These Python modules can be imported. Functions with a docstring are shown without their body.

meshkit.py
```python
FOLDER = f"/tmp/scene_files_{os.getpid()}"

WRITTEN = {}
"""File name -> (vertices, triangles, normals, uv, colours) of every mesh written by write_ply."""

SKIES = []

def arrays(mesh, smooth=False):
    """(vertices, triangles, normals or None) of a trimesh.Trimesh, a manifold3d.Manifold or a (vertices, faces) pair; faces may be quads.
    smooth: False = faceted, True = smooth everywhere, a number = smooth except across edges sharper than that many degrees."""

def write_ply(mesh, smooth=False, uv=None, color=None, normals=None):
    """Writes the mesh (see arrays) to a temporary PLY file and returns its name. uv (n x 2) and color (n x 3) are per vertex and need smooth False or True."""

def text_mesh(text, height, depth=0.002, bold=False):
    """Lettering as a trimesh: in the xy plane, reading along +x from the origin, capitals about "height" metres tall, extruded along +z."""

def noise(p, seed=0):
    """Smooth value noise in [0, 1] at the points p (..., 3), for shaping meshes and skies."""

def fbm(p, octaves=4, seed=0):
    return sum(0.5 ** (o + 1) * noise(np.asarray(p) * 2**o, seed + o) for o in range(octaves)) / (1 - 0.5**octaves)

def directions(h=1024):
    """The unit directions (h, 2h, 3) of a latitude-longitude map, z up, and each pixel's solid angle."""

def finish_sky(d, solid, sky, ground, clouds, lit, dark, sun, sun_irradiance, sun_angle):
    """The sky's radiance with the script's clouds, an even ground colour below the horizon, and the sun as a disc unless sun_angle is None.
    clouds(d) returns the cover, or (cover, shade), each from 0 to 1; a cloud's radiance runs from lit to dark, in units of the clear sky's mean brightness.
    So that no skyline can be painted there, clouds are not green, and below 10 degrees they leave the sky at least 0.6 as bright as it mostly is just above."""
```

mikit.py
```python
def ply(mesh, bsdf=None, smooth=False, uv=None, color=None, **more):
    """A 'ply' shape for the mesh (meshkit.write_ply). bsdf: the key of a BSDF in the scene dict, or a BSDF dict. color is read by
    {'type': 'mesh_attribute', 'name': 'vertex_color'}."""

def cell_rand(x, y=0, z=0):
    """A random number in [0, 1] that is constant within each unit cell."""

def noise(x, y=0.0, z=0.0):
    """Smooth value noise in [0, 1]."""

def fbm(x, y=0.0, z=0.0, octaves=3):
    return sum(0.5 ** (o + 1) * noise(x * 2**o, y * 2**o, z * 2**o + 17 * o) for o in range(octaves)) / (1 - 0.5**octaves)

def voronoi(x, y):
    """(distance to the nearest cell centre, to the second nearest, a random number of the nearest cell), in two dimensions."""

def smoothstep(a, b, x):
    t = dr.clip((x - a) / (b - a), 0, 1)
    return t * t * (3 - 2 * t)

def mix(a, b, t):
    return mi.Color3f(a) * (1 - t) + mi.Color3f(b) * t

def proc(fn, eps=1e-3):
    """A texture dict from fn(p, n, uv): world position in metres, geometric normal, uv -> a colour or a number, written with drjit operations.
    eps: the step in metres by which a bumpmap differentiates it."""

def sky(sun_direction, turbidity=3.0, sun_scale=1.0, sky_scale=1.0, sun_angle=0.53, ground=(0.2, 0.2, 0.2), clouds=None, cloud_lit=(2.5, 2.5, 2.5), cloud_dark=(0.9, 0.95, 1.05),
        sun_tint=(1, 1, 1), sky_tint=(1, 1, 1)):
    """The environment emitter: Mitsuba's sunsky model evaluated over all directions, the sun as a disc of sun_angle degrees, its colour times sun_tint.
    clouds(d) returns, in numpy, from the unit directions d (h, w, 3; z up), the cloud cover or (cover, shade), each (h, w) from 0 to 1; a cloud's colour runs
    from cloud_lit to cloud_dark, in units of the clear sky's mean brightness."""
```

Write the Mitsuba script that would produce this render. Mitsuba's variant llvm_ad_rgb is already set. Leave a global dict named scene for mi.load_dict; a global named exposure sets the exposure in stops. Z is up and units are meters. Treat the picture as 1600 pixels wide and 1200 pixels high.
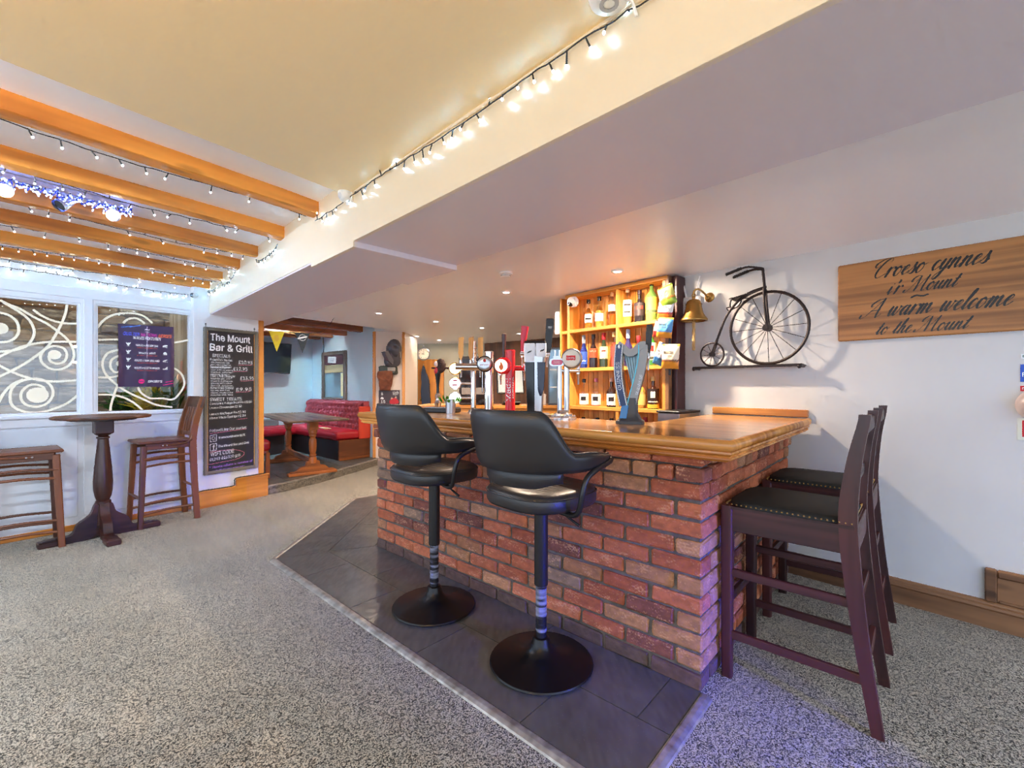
import math, random
import numpy as np, trimesh, mitsuba as mi, drjit as dr
from shapely.geometry import Polygon, LineString, box as sbox
from shapely.ops import unary_union
import mikit, meshkit
from mikit import proc, noise, fbm, cell_rand, voronoi, smoothstep, mix
random.seed(7); rng = np.random.default_rng(7)
scene, labels = {}, {}
TF = mi.ScalarTransform4f
PI = math.pi
def c(r, g, b):            # sRGB 0..255 -> linear
    return [((v/255)/12.92 if v/255 <= .04045 else ((v/255+.055)/1.055)**2.4) for v in (r, g, b)]
def rgb(v): return {'type': 'rgb', 'value': list(map(float, v))}
def arr(r, g, b): return mi.Color3f(*c(r, g, b))

# ---------------------------------------------------------------- camera, daylight, exposure
scene['camera'] = {'type': 'perspective', 'fov': 2*math.degrees(math.atan(800/700)), 'fov_axis': 'x',
                   'principal_point_offset_y': -3/1200, 'near_clip': .02, 'far_clip': 60,
                   'to_world': TF().look_at(origin=[0, 0, 1.22], target=[0, 1, 1.22], up=[0, 0, 1])}
scene['daylight'] = {'type': 'constant', 'radiance': rgb([.82, .98, 1.18]), 'sampling_weight': 9.0}   # even overcast light through the open glazed front behind the camera
exposure = 1.15

# ---------------------------------------------------------------- frames: x right along a face, y into it, z up
def frame(o, xd, z=0.0):
    x = np.array([xd[0], xd[1]], float); x /= np.linalg.norm(x)
    M = np.eye(4); M[:2, 0] = x; M[:2, 1] = [-x[1], x[0]]; M[:3, 3] = [o[0], o[1], z]
    return M
def at(M, x=0, y=0, z=0, rot=0, tilt=0, roll=0, s=1):   # a frame inside a frame: rot about z, tilt about x, roll about y (degrees)
    R = trimesh.transformations
    return M @ R.translation_matrix([x, y, z]) @ R.rotation_matrix(math.radians(rot), [0, 0, 1]) @ R.rotation_matrix(math.radians(tilt), [1, 0, 0]) @ R.rotation_matrix(math.radians(roll), [0, 1, 0]) @ np.diag([s, s, s, 1.0])
I4 = np.eye(4)
BAR = frame((.7517, 1.7718), (.7389, -.6738))     # bar: x = 0 at its right corner, the brick front spans x -2.4..0, y goes into the bar
RW = frame((2.49, 2.184), (.66, -.751))           # right wall
WW = frame((-3.9514, 3.4575), (.6133, .7899))     # window wall
CW = frame((-3.1227, 4.4249), (.5458, .8379))     # chalkboard wall
BK = frame((-.8, 2.258), (.705, -.709))           # face of the bulkhead
NM = frame((-3.73, 8.37), (.7517, -.6595))        # nook wall with the hatch, x from its inner corner
NT = frame((-3.73, 8.37), (.6133, .7899))         # nook wall with the television, x < 0 towards the camera

# ---------------------------------------------------------------- meshes
_BS = np.array([[x, y, z] for x in (-1, 1) for y in (-1, 1) for z in (-1, 1)], float)
_bv = np.concatenate([np.array([[s[0]*(1-(k != 0)*.1), s[1]*(1-(k != 1)*.1), s[2]*(1-(k != 2)*.1)] for k in range(3)]) for s in _BS])
_bs = np.repeat(_BS, 3, 0); _bk = np.tile(np.eye(3), (8, 1))
_hull = trimesh.convex.convex_hull(_bv)
_map = [int(np.argmin(np.abs(_bv - v).sum(1))) for v in _hull.vertices]
_bf = np.array(_map)[_hull.faces]
def bx(x0, x1, y0, y1, z0, z1, b=.003):           # bevelled box
    h = np.array([x1-x0, y1-y0, z1-z0])/2; m = np.array([x1+x0, y1+y0, z1+z0])/2
    b = min(b, h.min()*.6)
    v = m + _bs*(h - b*(1-_bk))
    return trimesh.Trimesh(v, _bf.copy(), process=False)
def cat(*ms):
    ms = [m for q in ms for m in (q if isinstance(q, (list, tuple)) else [q])]
    return trimesh.util.concatenate(ms)
def tube(pts, r, n=8, cap=True, closed=False):
    p = np.asarray(pts, float); k = len(p); r = np.broadcast_to(np.asarray(r, float), (k,))
    t = (np.roll(p, -1, 0)-np.roll(p, 1, 0)) if closed else np.gradient(p, axis=0)
    t /= np.linalg.norm(t, axis=1, keepdims=True)+1e-12
    a = np.cross(t[0], [0, 0, 1.] if abs(t[0][2]) < .9 else [1., 0, 0]); a /= np.linalg.norm(a)
    A = []
    for i in range(k):
        a = a - t[i]*(a@t[i]); a /= np.linalg.norm(a)+1e-12; A.append(a)
    A = np.array(A); Bv = np.cross(t, A); g = np.arange(n)*2*PI/n
    v = (p[:, None]+r[:, None, None]*(np.cos(g)[None, :, None]*A[:, None]+np.sin(g)[None, :, None]*Bv[:, None])).reshape(-1, 3)
    f = []
    for i in range(k if closed else k-1):
        j2 = (i+1) % k
        for j in range(n):
            q = (j+1) % n
            f += [[i*n+j, i*n+q, j2*n+q], [i*n+j, j2*n+q, j2*n+j]]
    v = list(v)
    if cap and not closed:
        for e, s in ((0, -1), (k-1, 1)):
            v.append(p[e]); m = len(v)-1
            for j in range(n):
                q = (j+1) % n
                f.append([m, e*n+q, e*n+j] if s < 0 else [m, e*n+j, e*n+q])
    return trimesh.Trimesh(np.array(v), np.array(f), process=False)
def cyl(p0, p1, r0, r1=None, n=16): return tube([p0, p1], [r0, r0 if r1 is None else r1], n)
def spline(pts, n=6, closed=False):
    p = np.asarray(pts, float); k = len(p); out = []
    for i in range(k if closed else k-1):
        g = (lambda j: p[j % k]) if closed else (lambda j: p[min(max(j, 0), k-1)])
        a, b_, c_, d = g(i-1), g(i), g(i+1), g(i+2)
        for t in np.arange(n)/n:
            out.append(.5*((2*b_)+(-a+c_)*t+(2*a-5*b_+4*c_-d)*t*t+(-a+3*b_-3*c_+d)*t**3))
    if not closed: out.append(p[-1])
    return np.array(out)
def lathe(prof, n=24, o=(0, 0, 0)):               # profile (r, z) from bottom to top
    pr = np.array([(max(r, 1e-5), z) for r, z in prof], float); k = len(pr)
    g = np.arange(n)*2*PI/n
    v = np.stack([pr[:, None, 0]*np.cos(g), pr[:, None, 0]*np.sin(g), np.repeat(pr[:, 1:2], n, 1)], -1).reshape(-1, 3)+np.array(o)
    f = []
    for i in range(k-1):
        for j in range(n):
            q = (j+1) % n
            f += [[i*n+j, i*n+q, (i+1)*n+q], [i*n+j, (i+1)*n+q, (i+1)*n+j]]
    return trimesh.Trimesh(v, np.array(f), process=False)
def extr(poly, h):                                # polygon in xy, extruded to +z
    if not isinstance(poly, Polygon) and not hasattr(poly, 'geoms'): poly = Polygon(poly)
    return cat([trimesh.creation.extrude_polygon(g, h, engine='earcut') for g in getattr(poly, 'geoms', [poly]) if g.area > 1e-9])
def up(m):                                        # xy drawing -> stands up in xz, its thickness towards -y
    v = m.vertices; m = m.copy(); m.vertices = np.stack([v[:, 0], -v[:, 2], v[:, 1]], 1); return m
def side(m):                                      # xy drawing -> (y, z), thickness along x
    v = m.vertices; m = m.copy(); m.vertices = np.stack([v[:, 2], v[:, 0], v[:, 1]], 1); return m
def mv(m, x=0, y=0, z=0, M=None):
    m = m.copy()
    if M is not None: m.apply_transform(M)
    m.vertices = m.vertices+np.array([x, y, z]); return m
def ell(cx, cy, cz, rx, ry, rz, sub=2):
    m = trimesh.creation.icosphere(subdivisions=sub); m.vertices = m.vertices*[rx, ry, rz]+[cx, cy, cz]; return m
def ribbon(pts, w, n=6, closed=False, t=.001):    # a flat band of width w along a curve in xy
    return extr(LineString(spline(pts, n, closed)).buffer(w/2, cap_style=2, join_style=1).simplify(w*.02), t)
def sweep(path, prof):                            # moulding: profile of (outward offset, z) along a plan polyline, outward = right-hand side
    p = np.asarray(path, float); k = len(p)
    d = np.diff(p, axis=0); d /= np.linalg.norm(d, axis=1, keepdims=True); nn = np.stack([d[:, 1], -d[:, 0]], 1)
    off = []
    for i in range(k):
        if i == 0: off.append(nn[0])
        elif i == k-1: off.append(nn[-1])
        else:
            q = nn[i-1]+nn[i]; off.append(q/(q@nn[i]))
    m = len(prof); v = []
    for i in range(k):
        for (o, z) in prof: v.append([*(p[i]+off[i]*o), z])
    f = []
    for i in range(k-1):
        for j in range(m-1):
            f += [[i*m+j, (i+1)*m+j+1, (i+1)*m+j], [i*m+j, i*m+j+1, (i+1)*m+j+1]]
    for i, s in ((0, 1), (k-1, -1)):
        for j in range(1, m-1):
            f.append([i*m, i*m+j, i*m+j+1][::s])
    return trimesh.Trimesh(np.array(v), np.array(f), process=False)
_tx = {}
def txt(s, h, width=None, t=.0008, bold=False, slant=0):
    k = (s, bold)
    if k not in _tx: _tx[k] = meshkit.text_mesh(s, 1.0, 1.0, bold)
    m = _tx[k].copy(); v = m.vertices.copy(); v[:, 0] -= v[:, 0].min()
    sx = h if width is None else width/v[:, 0].max()
    m.vertices = np.stack([v[:, 0]*sx+v[:, 1]*h*slant, v[:, 1]*h, v[:, 2]*t], 1); return m
def wall_txt(s, x, z, h, y=0, width=None, bold=False, centre=False, slant=0):
    m = txt(s, h, width, bold=bold, slant=slant); w = m.vertices[:, 0].max()
    return mv(up(m), x-(w/2 if centre else 0), y, z)

# ---------------------------------------------------------------- materials
def B(key, d, two=True):
    scene[key] = {'type': 'twosided', 'b': d} if two else d
    return key
def pri(col, rough=.5, metal=0.0, spec=.5, **k):
    return {'type': 'principled', 'base_color': col if isinstance(col, dict) else rgb(col), 'roughness': float(rough), 'metallic': float(metal), 'specular': float(spec), **k}
_pl = {}
def paint(r, g, b, rough=.5, metal=0.0):          # a plain colour, one BSDF per look
    k = (r, g, b, rough, metal)
    if k not in _pl: _pl[k] = B('mat_%d' % len(_pl), pri(c(r, g, b), rough, metal))
    return _pl[k]
WOOD = set()
def wood(key, dark, light, rough=.4, fine=38., coat=0.0, knots=0.0):
    d_, l_ = c(*dark), c(*light)
    def fn(p, n, uv):
        g = fbm(uv.x*1.6, uv.y*fine, 3.0, 3)
        w = fbm(uv.x*.8+7, uv.y*fine*.22, 5.0, 2)
        t = dr.clip(.65*g+.55*w-.1, 0, 1)
        col = mix(d_, l_, smoothstep(.22, .74, t))
        if knots:
            f1, f2, r = voronoi(uv.x*2.2, uv.y*9)
            col = col*(1-knots*(1-smoothstep(.05, .17, f1)))
        return col
    WOOD.add(key)
    return B(key, pri(proc(fn), rough, clearcoat=coat, clearcoat_gloss=.9))
w_pine = wood('wood_counter', (170, 98, 32), (222, 154, 74), .3, 30, .5)
w_top = wood('wood_worktop', (122, 88, 52), (156, 114, 72), .16, 14, .8)
w_beam = wood('wood_beam', (176, 98, 30), (234, 154, 62), .55, 22, 0, .3)
w_shelf = wood('wood_shelf', (192, 124, 44), (232, 168, 82), .4, 34, .2)
w_mahog = wood('wood_mahogany', (36, 14, 15), (72, 31, 31), .38, 30, .25)
w_pub = wood('wood_pub_oak', (58, 30, 16), (118, 66, 36), .4, 30, .3)
w_dark = wood('wood_dark_stain', (34, 16, 12), (66, 30, 22), .35, 30, .35)
w_sign = wood('wood_sign_oak', (130, 82, 40), (182, 124, 68), .42, 60, .1, .12)
w_skirt = wood('wood_skirting', (92, 62, 40), (146, 104, 68), .5, 24, 0, .4)
w_trim = wood('wood_honey_trim', (186, 112, 38), (228, 152, 66), .42, 26, .2)
w_trest = wood('wood_trestle', (92, 46, 18), (168, 92, 38), .4, 28, .3)
w_ttop = wood('wood_table_top', (58, 46, 38), (112, 88, 66), .3, 30, .4)
def f_carpet(p, n, uv):
    a = noise(p.x*420, p.y*420, 1); b = noise(p.x*230+3, p.y*230, 2); d = noise(p.x*3.1, p.y*3.1, 4)
    t = smoothstep(.28, .72, .6*a+.4*b)
    col = mix(c(44, 42, 39), c(194, 184, 167), t)
    return col*(.86+.22*d)
carpet = B('carpet_pile', {'type': 'bumpmap', 'arbitrary': proc(lambda p, n, uv: noise(p.x*330, p.y*330, 1), 1e-3), 'scale': .002, 'b': pri(proc(f_carpet), .95, spec=.1)})
def f_slate(p, n, uv):
    a = fbm(p.x*9, p.y*9, 2, 4); b = noise(p.x*70, p.y*20, 5); s = noise(p.x*300, p.y*300, 6)
    r = cell_rand(dr.floor(uv.x))
    col = mix(c(48, 47, 43), c(92, 90, 84), dr.clip(.55*a+.3*b+.25*r, 0, 1))
    return col + mi.Color3f(.05)*smoothstep(.93, .97, s)
slate = B('slate_tile', {'type': 'bumpmap', 'arbitrary': proc(lambda p, n, uv: fbm(p.x*14, p.y*14, 2, 4), 3e-3), 'scale': .004, 'b': pri(proc(f_slate), .34, spec=.6)})
grout = paint(92, 86, 78, .9)
def f_brick(p, n, uv):
    i = dr.floor(uv.x); r = cell_rand(i, 3); r2 = cell_rand(i, 9)
    a = fbm(p.x*38, p.y*38, p.z*38, 3); s = noise(p.x*150, p.y*150, p.z*150); w = fbm(p.x*16, p.y*16, p.z*30, 3)
    col = mix(c(148, 78, 54), c(184, 106, 72), r2)
    col = dr.select(r < .22, mix(c(146, 96, 66), c(172, 122, 86), r2), col)
    col = dr.select((r > .72) & (r < .86), mix(c(106, 64, 54), c(128, 76, 62), r2), col)
    col = dr.select(r > .94, mix(c(120, 96, 78), c(138, 110, 90), r2), col)
    col = col*(.62+.75*a)
    col = mix(col, mi.Color3f(*c(212, 158, 122)), .6*smoothstep(.52, .78, .6*w+.4*s))
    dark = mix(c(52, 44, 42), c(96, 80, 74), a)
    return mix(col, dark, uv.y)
def f_brickb(p, n, uv): return .6*fbm(p.x*55, p.y*55, p.z*55, 3)+.4*noise(p.x*180, p.y*180, p.z*180)
brickm = B('red_brick', {'type': 'bumpmap', 'arbitrary': proc(f_brickb, 2e-3), 'scale': .006, 'b': pri(proc(f_brick), .85, spec=.25)})
mortar = B('mortar', pri(proc(lambda p, n, uv: mix(c(66, 60, 56), c(118, 108, 100), fbm(p.x*40, p.y*40, p.z*40, 3))), .95, spec=.1))
def f_stone(p, n, uv):
    r = cell_rand(dr.floor(uv.x), 4); a = fbm(p.x*9, p.y*9, p.z*22, 4)
    return mix(mix(c(92, 80, 68), c(150, 118, 84), r), c(190, 168, 138), smoothstep(.4, .85, a))
stonem = B('rubble_stone', {'type': 'bumpmap', 'arbitrary': proc(lambda p, n, uv: fbm(p.x*20, p.y*20, p.z*30, 3), 3e-3), 'scale': .02, 'b': pri(proc(f_stone), .9, spec=.2)})
white = B('white_wall_paint', {'type': 'bumpmap', 'arbitrary': proc(lambda p, n, uv: noise(p.x*60, p.y*60, p.z*60), 4e-3), 'scale': .0006, 'b': pri(c(226, 226, 228), .6, spec=.3)})
gloss_white = B('white_gloss_paint', pri(c(222, 226, 232), .3, spec=.5))
cream = B('cream_paint', pri(c(230, 214, 186), .45, spec=.4))
beige = B('beige_ceiling_paint', {'type': 'bumpmap', 'arbitrary': proc(lambda p, n, uv: noise(p.x*120, p.y*120, 0), 3e-3), 'scale': .0012, 'b': pri(c(246, 224, 180), .5, spec=.4)})
lilac = B('soffit_paint', {'type': 'bumpmap', 'arbitrary': proc(lambda p, n, uv: noise(p.x*140, p.y*140, 0), 3e-3), 'scale': .0012, 'b': pri(c(216, 206, 212), .38, spec=.5)})
barceil = B('bar_ceiling_paint', pri(c(240, 238, 238), .38, spec=.5))
black_leather = B('black_leather', {'type': 'bumpmap', 'arbitrary': proc(lambda p, n, uv: noise(p.x*420, p.y*420, p.z*420), 1e-3), 'scale': .0004, 'b': pri(c(34, 33, 35), .34, spec=.55)})
red_leather = B('red_leather', pri(c(168, 26, 34), .35, spec=.5))
red_back = B('worn_red_velvet', pri(proc(lambda p, n, uv: mix(c(128, 46, 56), c(188, 82, 84), fbm(p.x*18, p.y*18, p.z*18, 3))), .6, spec=.4))
chrome = B('chrome', pri(c(225, 226, 230), .08, 1.0))
steel = B('brushed_steel', pri(c(190, 192, 196), .28, 1.0))
brass = B('aged_brass', pri(c(176, 138, 78), .34, 1.0))
iron = B('bronze_black_iron', pri(c(52, 44, 42), .42, .6))
blk = paint(22, 22, 24, .35); blkg = paint(14, 14, 16, .15); wht = paint(236, 236, 236, .45)
glass = B('clear_pane', {'type': 'thindielectric', 'int_ior': 1.5}, False)
bottle_glass = B('clear_bottle_glass', {'type': 'thindielectric', 'int_ior': 1.35, 'specular_transmittance': rgb([.93, .95, .93])}, False)
mirror = B('mirror_glass', {'type': 'conductor', 'material': 'Ag', 'specular_reflectance': rgb([.8, .84, .84])})
vinyl = B('cream_window_vinyl', pri(c(250, 240, 214), .6))
leafm = B('leaf_green', {'type': 'principledthin', 'base_color': rgb(c(70, 120, 40)), 'roughness': .5, 'diff_trans': .7}, False)
leafy = B('leaf_yellow', {'type': 'principledthin', 'base_color': rgb(c(226, 206, 60)), 'roughness': .5, 'diff_trans': .8}, False)
def glow(r, g, b, power, weight=.15): return {'type': 'area', 'radiance': rgb([v*power for v in c(r, g, b)]), 'sampling_weight': weight}

# ---------------------------------------------------------------- scene entries
_names = {}
def uniq(name):
    k = _names.get(name, 0); _names[name] = k+1
    return name if k == 0 else '%s_%03d' % (name, k)
_ply = {}
def put(key, mesh, mat, M=I4, smooth=None, uv=None, emit=None, grain=None):
    kk = (id(mesh), mat, smooth)
    if kk not in _ply:
        m = mesh
        if smooth not in (None, False, True):
            m = trimesh.graph.smooth_shade(m, angle=math.radians(smooth), facet_minarea=None)
        sm = bool(smooth)
        if uv is None and mat in WOOD:
            v = np.asarray(m.vertices); ext = v.max(0)-v.min(0)
            ax = int(np.argmax(ext)) if grain is None else grain
            o = [i for i in range(3) if i != ax]; r = random.random()*9
            q = np.stack([v[:, ax]+r, v[:, o[0]]+.83*v[:, o[1]]+r], 1)
        elif uv is not None: q = np.tile(np.array(uv, float), (len(m.vertices), 1))
        else: q = None
        _ply[kk] = (mikit.ply(m, mat, smooth=sm, uv=q), mesh)
    d = dict(_ply[kk][0])
    if not np.allclose(M, I4): d['to_world'] = TF(M.tolist())
    if emit: d['emitter'] = emit
    scene[key] = d
class P:
    def __init__(s): s.l = []
    def add(s, name, mesh, mat, smooth=None, label=None, **k): s.l.append((name, mesh, mat, smooth, label, k)); return s
def thing(name, label, cat_, parts, M=I4, group=None, kind=None):
    key = uniq(name); seen = {}
    e = {'label': label}
    if kind: e['kind'] = kind
    if cat_: e['category'] = cat_
    if group: e['group'] = group
    labels[key] = e
    if not isinstance(parts, P): parts = P().add(None, *parts[:2], *(parts[2:3]))
    for nm, mesh, mat, sm, lb, k in parts.l:
        k = dict(k); kd = k.pop('kind', None)
        if nm is None: put(key, mesh, mat, M, sm, **k); continue
        n = seen.get(nm, 0); seen[nm] = n+1
        kk = key+'__'+nm+('' if n == 0 else '_%03d' % n)
        put(kk, mesh, mat, M, sm, **k)
        if lb or kd: labels[kk] = {**({'label': lb} if lb else {}), **({'kind': kd} if kd else {})}
    return key
def struct(key, mesh, mat, M=I4, smooth=None, label=None, **k):
    put(key, mesh, mat, M, smooth, **k)
    if '__' not in key: labels[key] = {'kind': 'structure', **({'label': label} if label else {})}
def parts_of(key, name, meshes, mat, M=I4, smooth=None, uvs=None):
    for i, m in enumerate(meshes):
        put('%s__%s' % (key, name)+('' if i == 0 else '_%03d' % i), m, mat, M, smooth, uv=None if uvs is None else uvs[i])
def w2(M, x, y, z=0): return (M @ np.array([x, y, z, 1.0]))[:3]

# ================================================================ the setting
def wallbox(key, M, x0, x1, z0, z1, t=.1, mat=None, label=None, y=0):
    struct(key, bx(x0, x1, y, y+t, z0, z1, .002), mat or white, M, label=label)
struct('floor', bx(-8, 6, -5, 11, -.08, 0, .001), carpet, label='mottled grey brown carpet of the bar room')
# slate strip in front of the bar: tiles, grout bed and metal edging
def bp(a, b): return (-a, b)                      # bar frame, a measured to the left
tile_poly = [bp(2.697, -.61), bp(0, -.61), bp(0, .0), bp(2.4, 0), bp(2.4, .2), bp(3.83, .84), bp(3.85, .62)]
tile_poly = Polygon([(0, -.61), (0, 0), (-2.40, 0), (-2.40, .35), (-3.80, .95), (-3.85, .62), (-2.697, -.61)])
struct('floor__tile_bed', mv(extr(tile_poly, .006), 0, 0, .0), grout, BAR)
cells = []
near = [0, .425, 1.05, 1.66, 2.25]
mit = (-2.563, -.30)
mitre = LineString([mit, (-2.75, -.66)])
strip_n = Polygon([(0, -.61), (0, -.30), mit, (-2.697, -.61)])
for a0, a1 in zip(near, near[1:]+[3.0]): cells.append(strip_n.intersection(sbox(-a1, -.7, -a0, -.2)))
strip_f = Polygon([(0, -.30), (0, 0), (-2.40, 0), mit])
for a0, a1 in zip([0, .125, .73, 1.335, 1.94], [.125, .73, 1.335, 1.94, 2.6]): cells.append(strip_f.intersection(sbox(-a1, -.35, -a0, .05)))
dv = np.array([-.683, .73]); nv = np.array([-.73, -.683])    # the strip that turns 45 degrees past the bar
def band(o0, o1, t0, t1):
    q = np.array(mit)
    return Polygon([q+dv*t0+nv*o0, q+dv*t1+nv*o0, q+dv*t1+nv*o1, q+dv*t0+nv*o1])
rest = tile_poly.difference(strip_n).difference(strip_f)
for o0, o1, ts in ((0, .5, [-.4, .33, .78, 1.4, 2.2]), (-.31, 0, [-.8, .02, .63, 1.2, 2.2]), (-1.2, -.31, [-1.2, .4, 1.0, 2.2])):
    for t0, t1 in zip(ts, ts[1:]): cells.append(rest.intersection(band(o0, o1, t0, t1)))
tiles = []
for g in cells:
    for q in getattr(g, 'geoms', [g]):
        q = q.buffer(-.0022)
        if q.area > .004: tiles.append(extr(q, .010))
parts_of('floor', 'tile', tiles, slate, BAR, uvs=[(i+.5, 0) for i in range(len(tiles))])
edge = [(-3.80, .95), (-3.85, .62), (-2.697, -.61), (0, -.61), (0, -.01)]
prof = [(.045, .001), (.040, .007), (.025, .013), (.008, .014), (0, .010), (0, .001)]
metal_edge = B('worn_metal_edge', pri(proc(lambda p, n, uv: mix(c(120, 112, 100), c(206, 200, 190), fbm(p.x*30, p.y*30, 0, 3))), .35, .6))
for i in range(len(edge)-1):
    struct('floor__edge_trim'+('' if i == 0 else '_%03d' % i), sweep([edge[i+1], edge[i]][::-1] if False else [edge[i], edge[i+1]], [(o, z) for o, z in prof]), metal_edge, BAR)
# hall ceiling, bulkhead and bar ceiling
struct('ceiling', bx(-4.2, 3.4, -2.7, 0, 2.275, 2.36, .001), B('white_ceiling', pri(c(242, 242, 248), .4)), BK, label='white ceiling of the hall, beamed on its left side')
C0 = np.array([-.7057, 2.1667]); Wd = np.array([.6133, .7899])
bkp = lambda x, y: tuple(w2(BK, x, y)[:2])
hall = Polygon([bkp(-.06, 0), bkp(3.4, 0), bkp(3.4, -2.7), tuple(C0-Wd*4.6), tuple(C0)]).convex_hull.intersection(Polygon([bkp(-4.2, 0), bkp(3.4, 0), bkp(3.4, -2.7), bkp(-4.2, -2.7)]))
struct('ceiling__plaster_panel', mv(extr(hall, .08), 0, 0, 2.196), beige, label='lower cream plaster panel')
struct('ceiling__bulkhead', bx(-3.42, 3.4, 0, .02, 1.951, 2.36, .001), cream, BK, label='cream face of the dropped bulkhead')
struct('ceiling__bulkhead_001', bx(-.55, 0, 0, .02, 1.922, 1.96, .001), cream, BK)
struct('ceiling__soffit', bx(0, 3.4, .004, .656, 1.951, 2.2, .001), lilac, BK, label='lilac grey soffit')
struct('ceiling__soffit_001', bx(-.55, 0, .004, .656, 1.922, 2.2, .001), lilac, BK)
struct('ceiling__soffit_002', bx(-3.62, -.55, .004, .656, 1.940, 2.2, .001), lilac, BK)
A_, B_ = np.array([-2.72, 5.56]), np.array([-1.87, 6.76])
kd = np.array([-.705, .709])
low = Polygon([bkp(-4.6, .6), bkp(3.4, .6), bkp(3.4, 2.0), (3.2, 7), (1.0, 10.6), (-2.2, 10.6), (-6.5, 9.5)]).convex_hull
nook_hole = Polygon([A_, B_, (-2.15, 7.0), (-4.0, 8.75), A_+kd*2.2])
struct('ceiling__bar_ceiling', mv(extr(low.difference(nook_hole), .22), 0, 0, 2.07), barceil, label='low bar ceiling with downlights')
struct('ceiling__nook_ceiling', mv(extr(nook_hole, .05), 0, 0, 2.235), gloss_white)
# walls
wallbox('wall_right', RW, -2.78, 2.6, 0, 2.3, .1, B('right_wall_paint', pri(c(215, 214, 211), .55, spec=.3)), 'pale wall on the right')
wp = sbox(-2.6, 0, 1.345, 2.32)
win = [(-2.2, -.62, .985, 1.922), (-.52, .453, .985, 1.925), (.55, 1.258, .978, 1.938)]
for w in win: wp = wp.difference(sbox(w[0], w[2], w[1], w[3]))
struct('wall_left', mv(up(extr(wp, .12)), 0, .12, 0), gloss_white, WW, label='white boarded wall under and around the etched windows')
for i, (x0, x1) in enumerate(((-2.6, -1.4), (-1.38, -.5), (-.47, .435), (.47, 1.30))):
    put('wall_left__panel'+('' if i == 0 else '_%03d' % i), bx(x0, x1, -.006, .01, .115, .872, .004), gloss_white, WW)
put('wall_left__sill', bx(-2.6, 1.30, -.03, .03, .955, .982, .006), gloss_white, WW)
put('wall_left__rail', bx(-2.6, 1.345, -.012, .01, .885, .955, .004), gloss_white, WW)
for i, x in enumerate((-.57, .50, 1.31)):
    put('wall_left__mullion'+('' if i == 0 else '_%03d' % i), bx(x-.03, x+.03, -.014, .01, .982, 2.0, .004), gloss_white, WW)
put('wall_left__head_rail', bx(-2.6, 1.345, -.014, .01, 1.965, 2.05, .004), gloss_white, WW)
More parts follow.
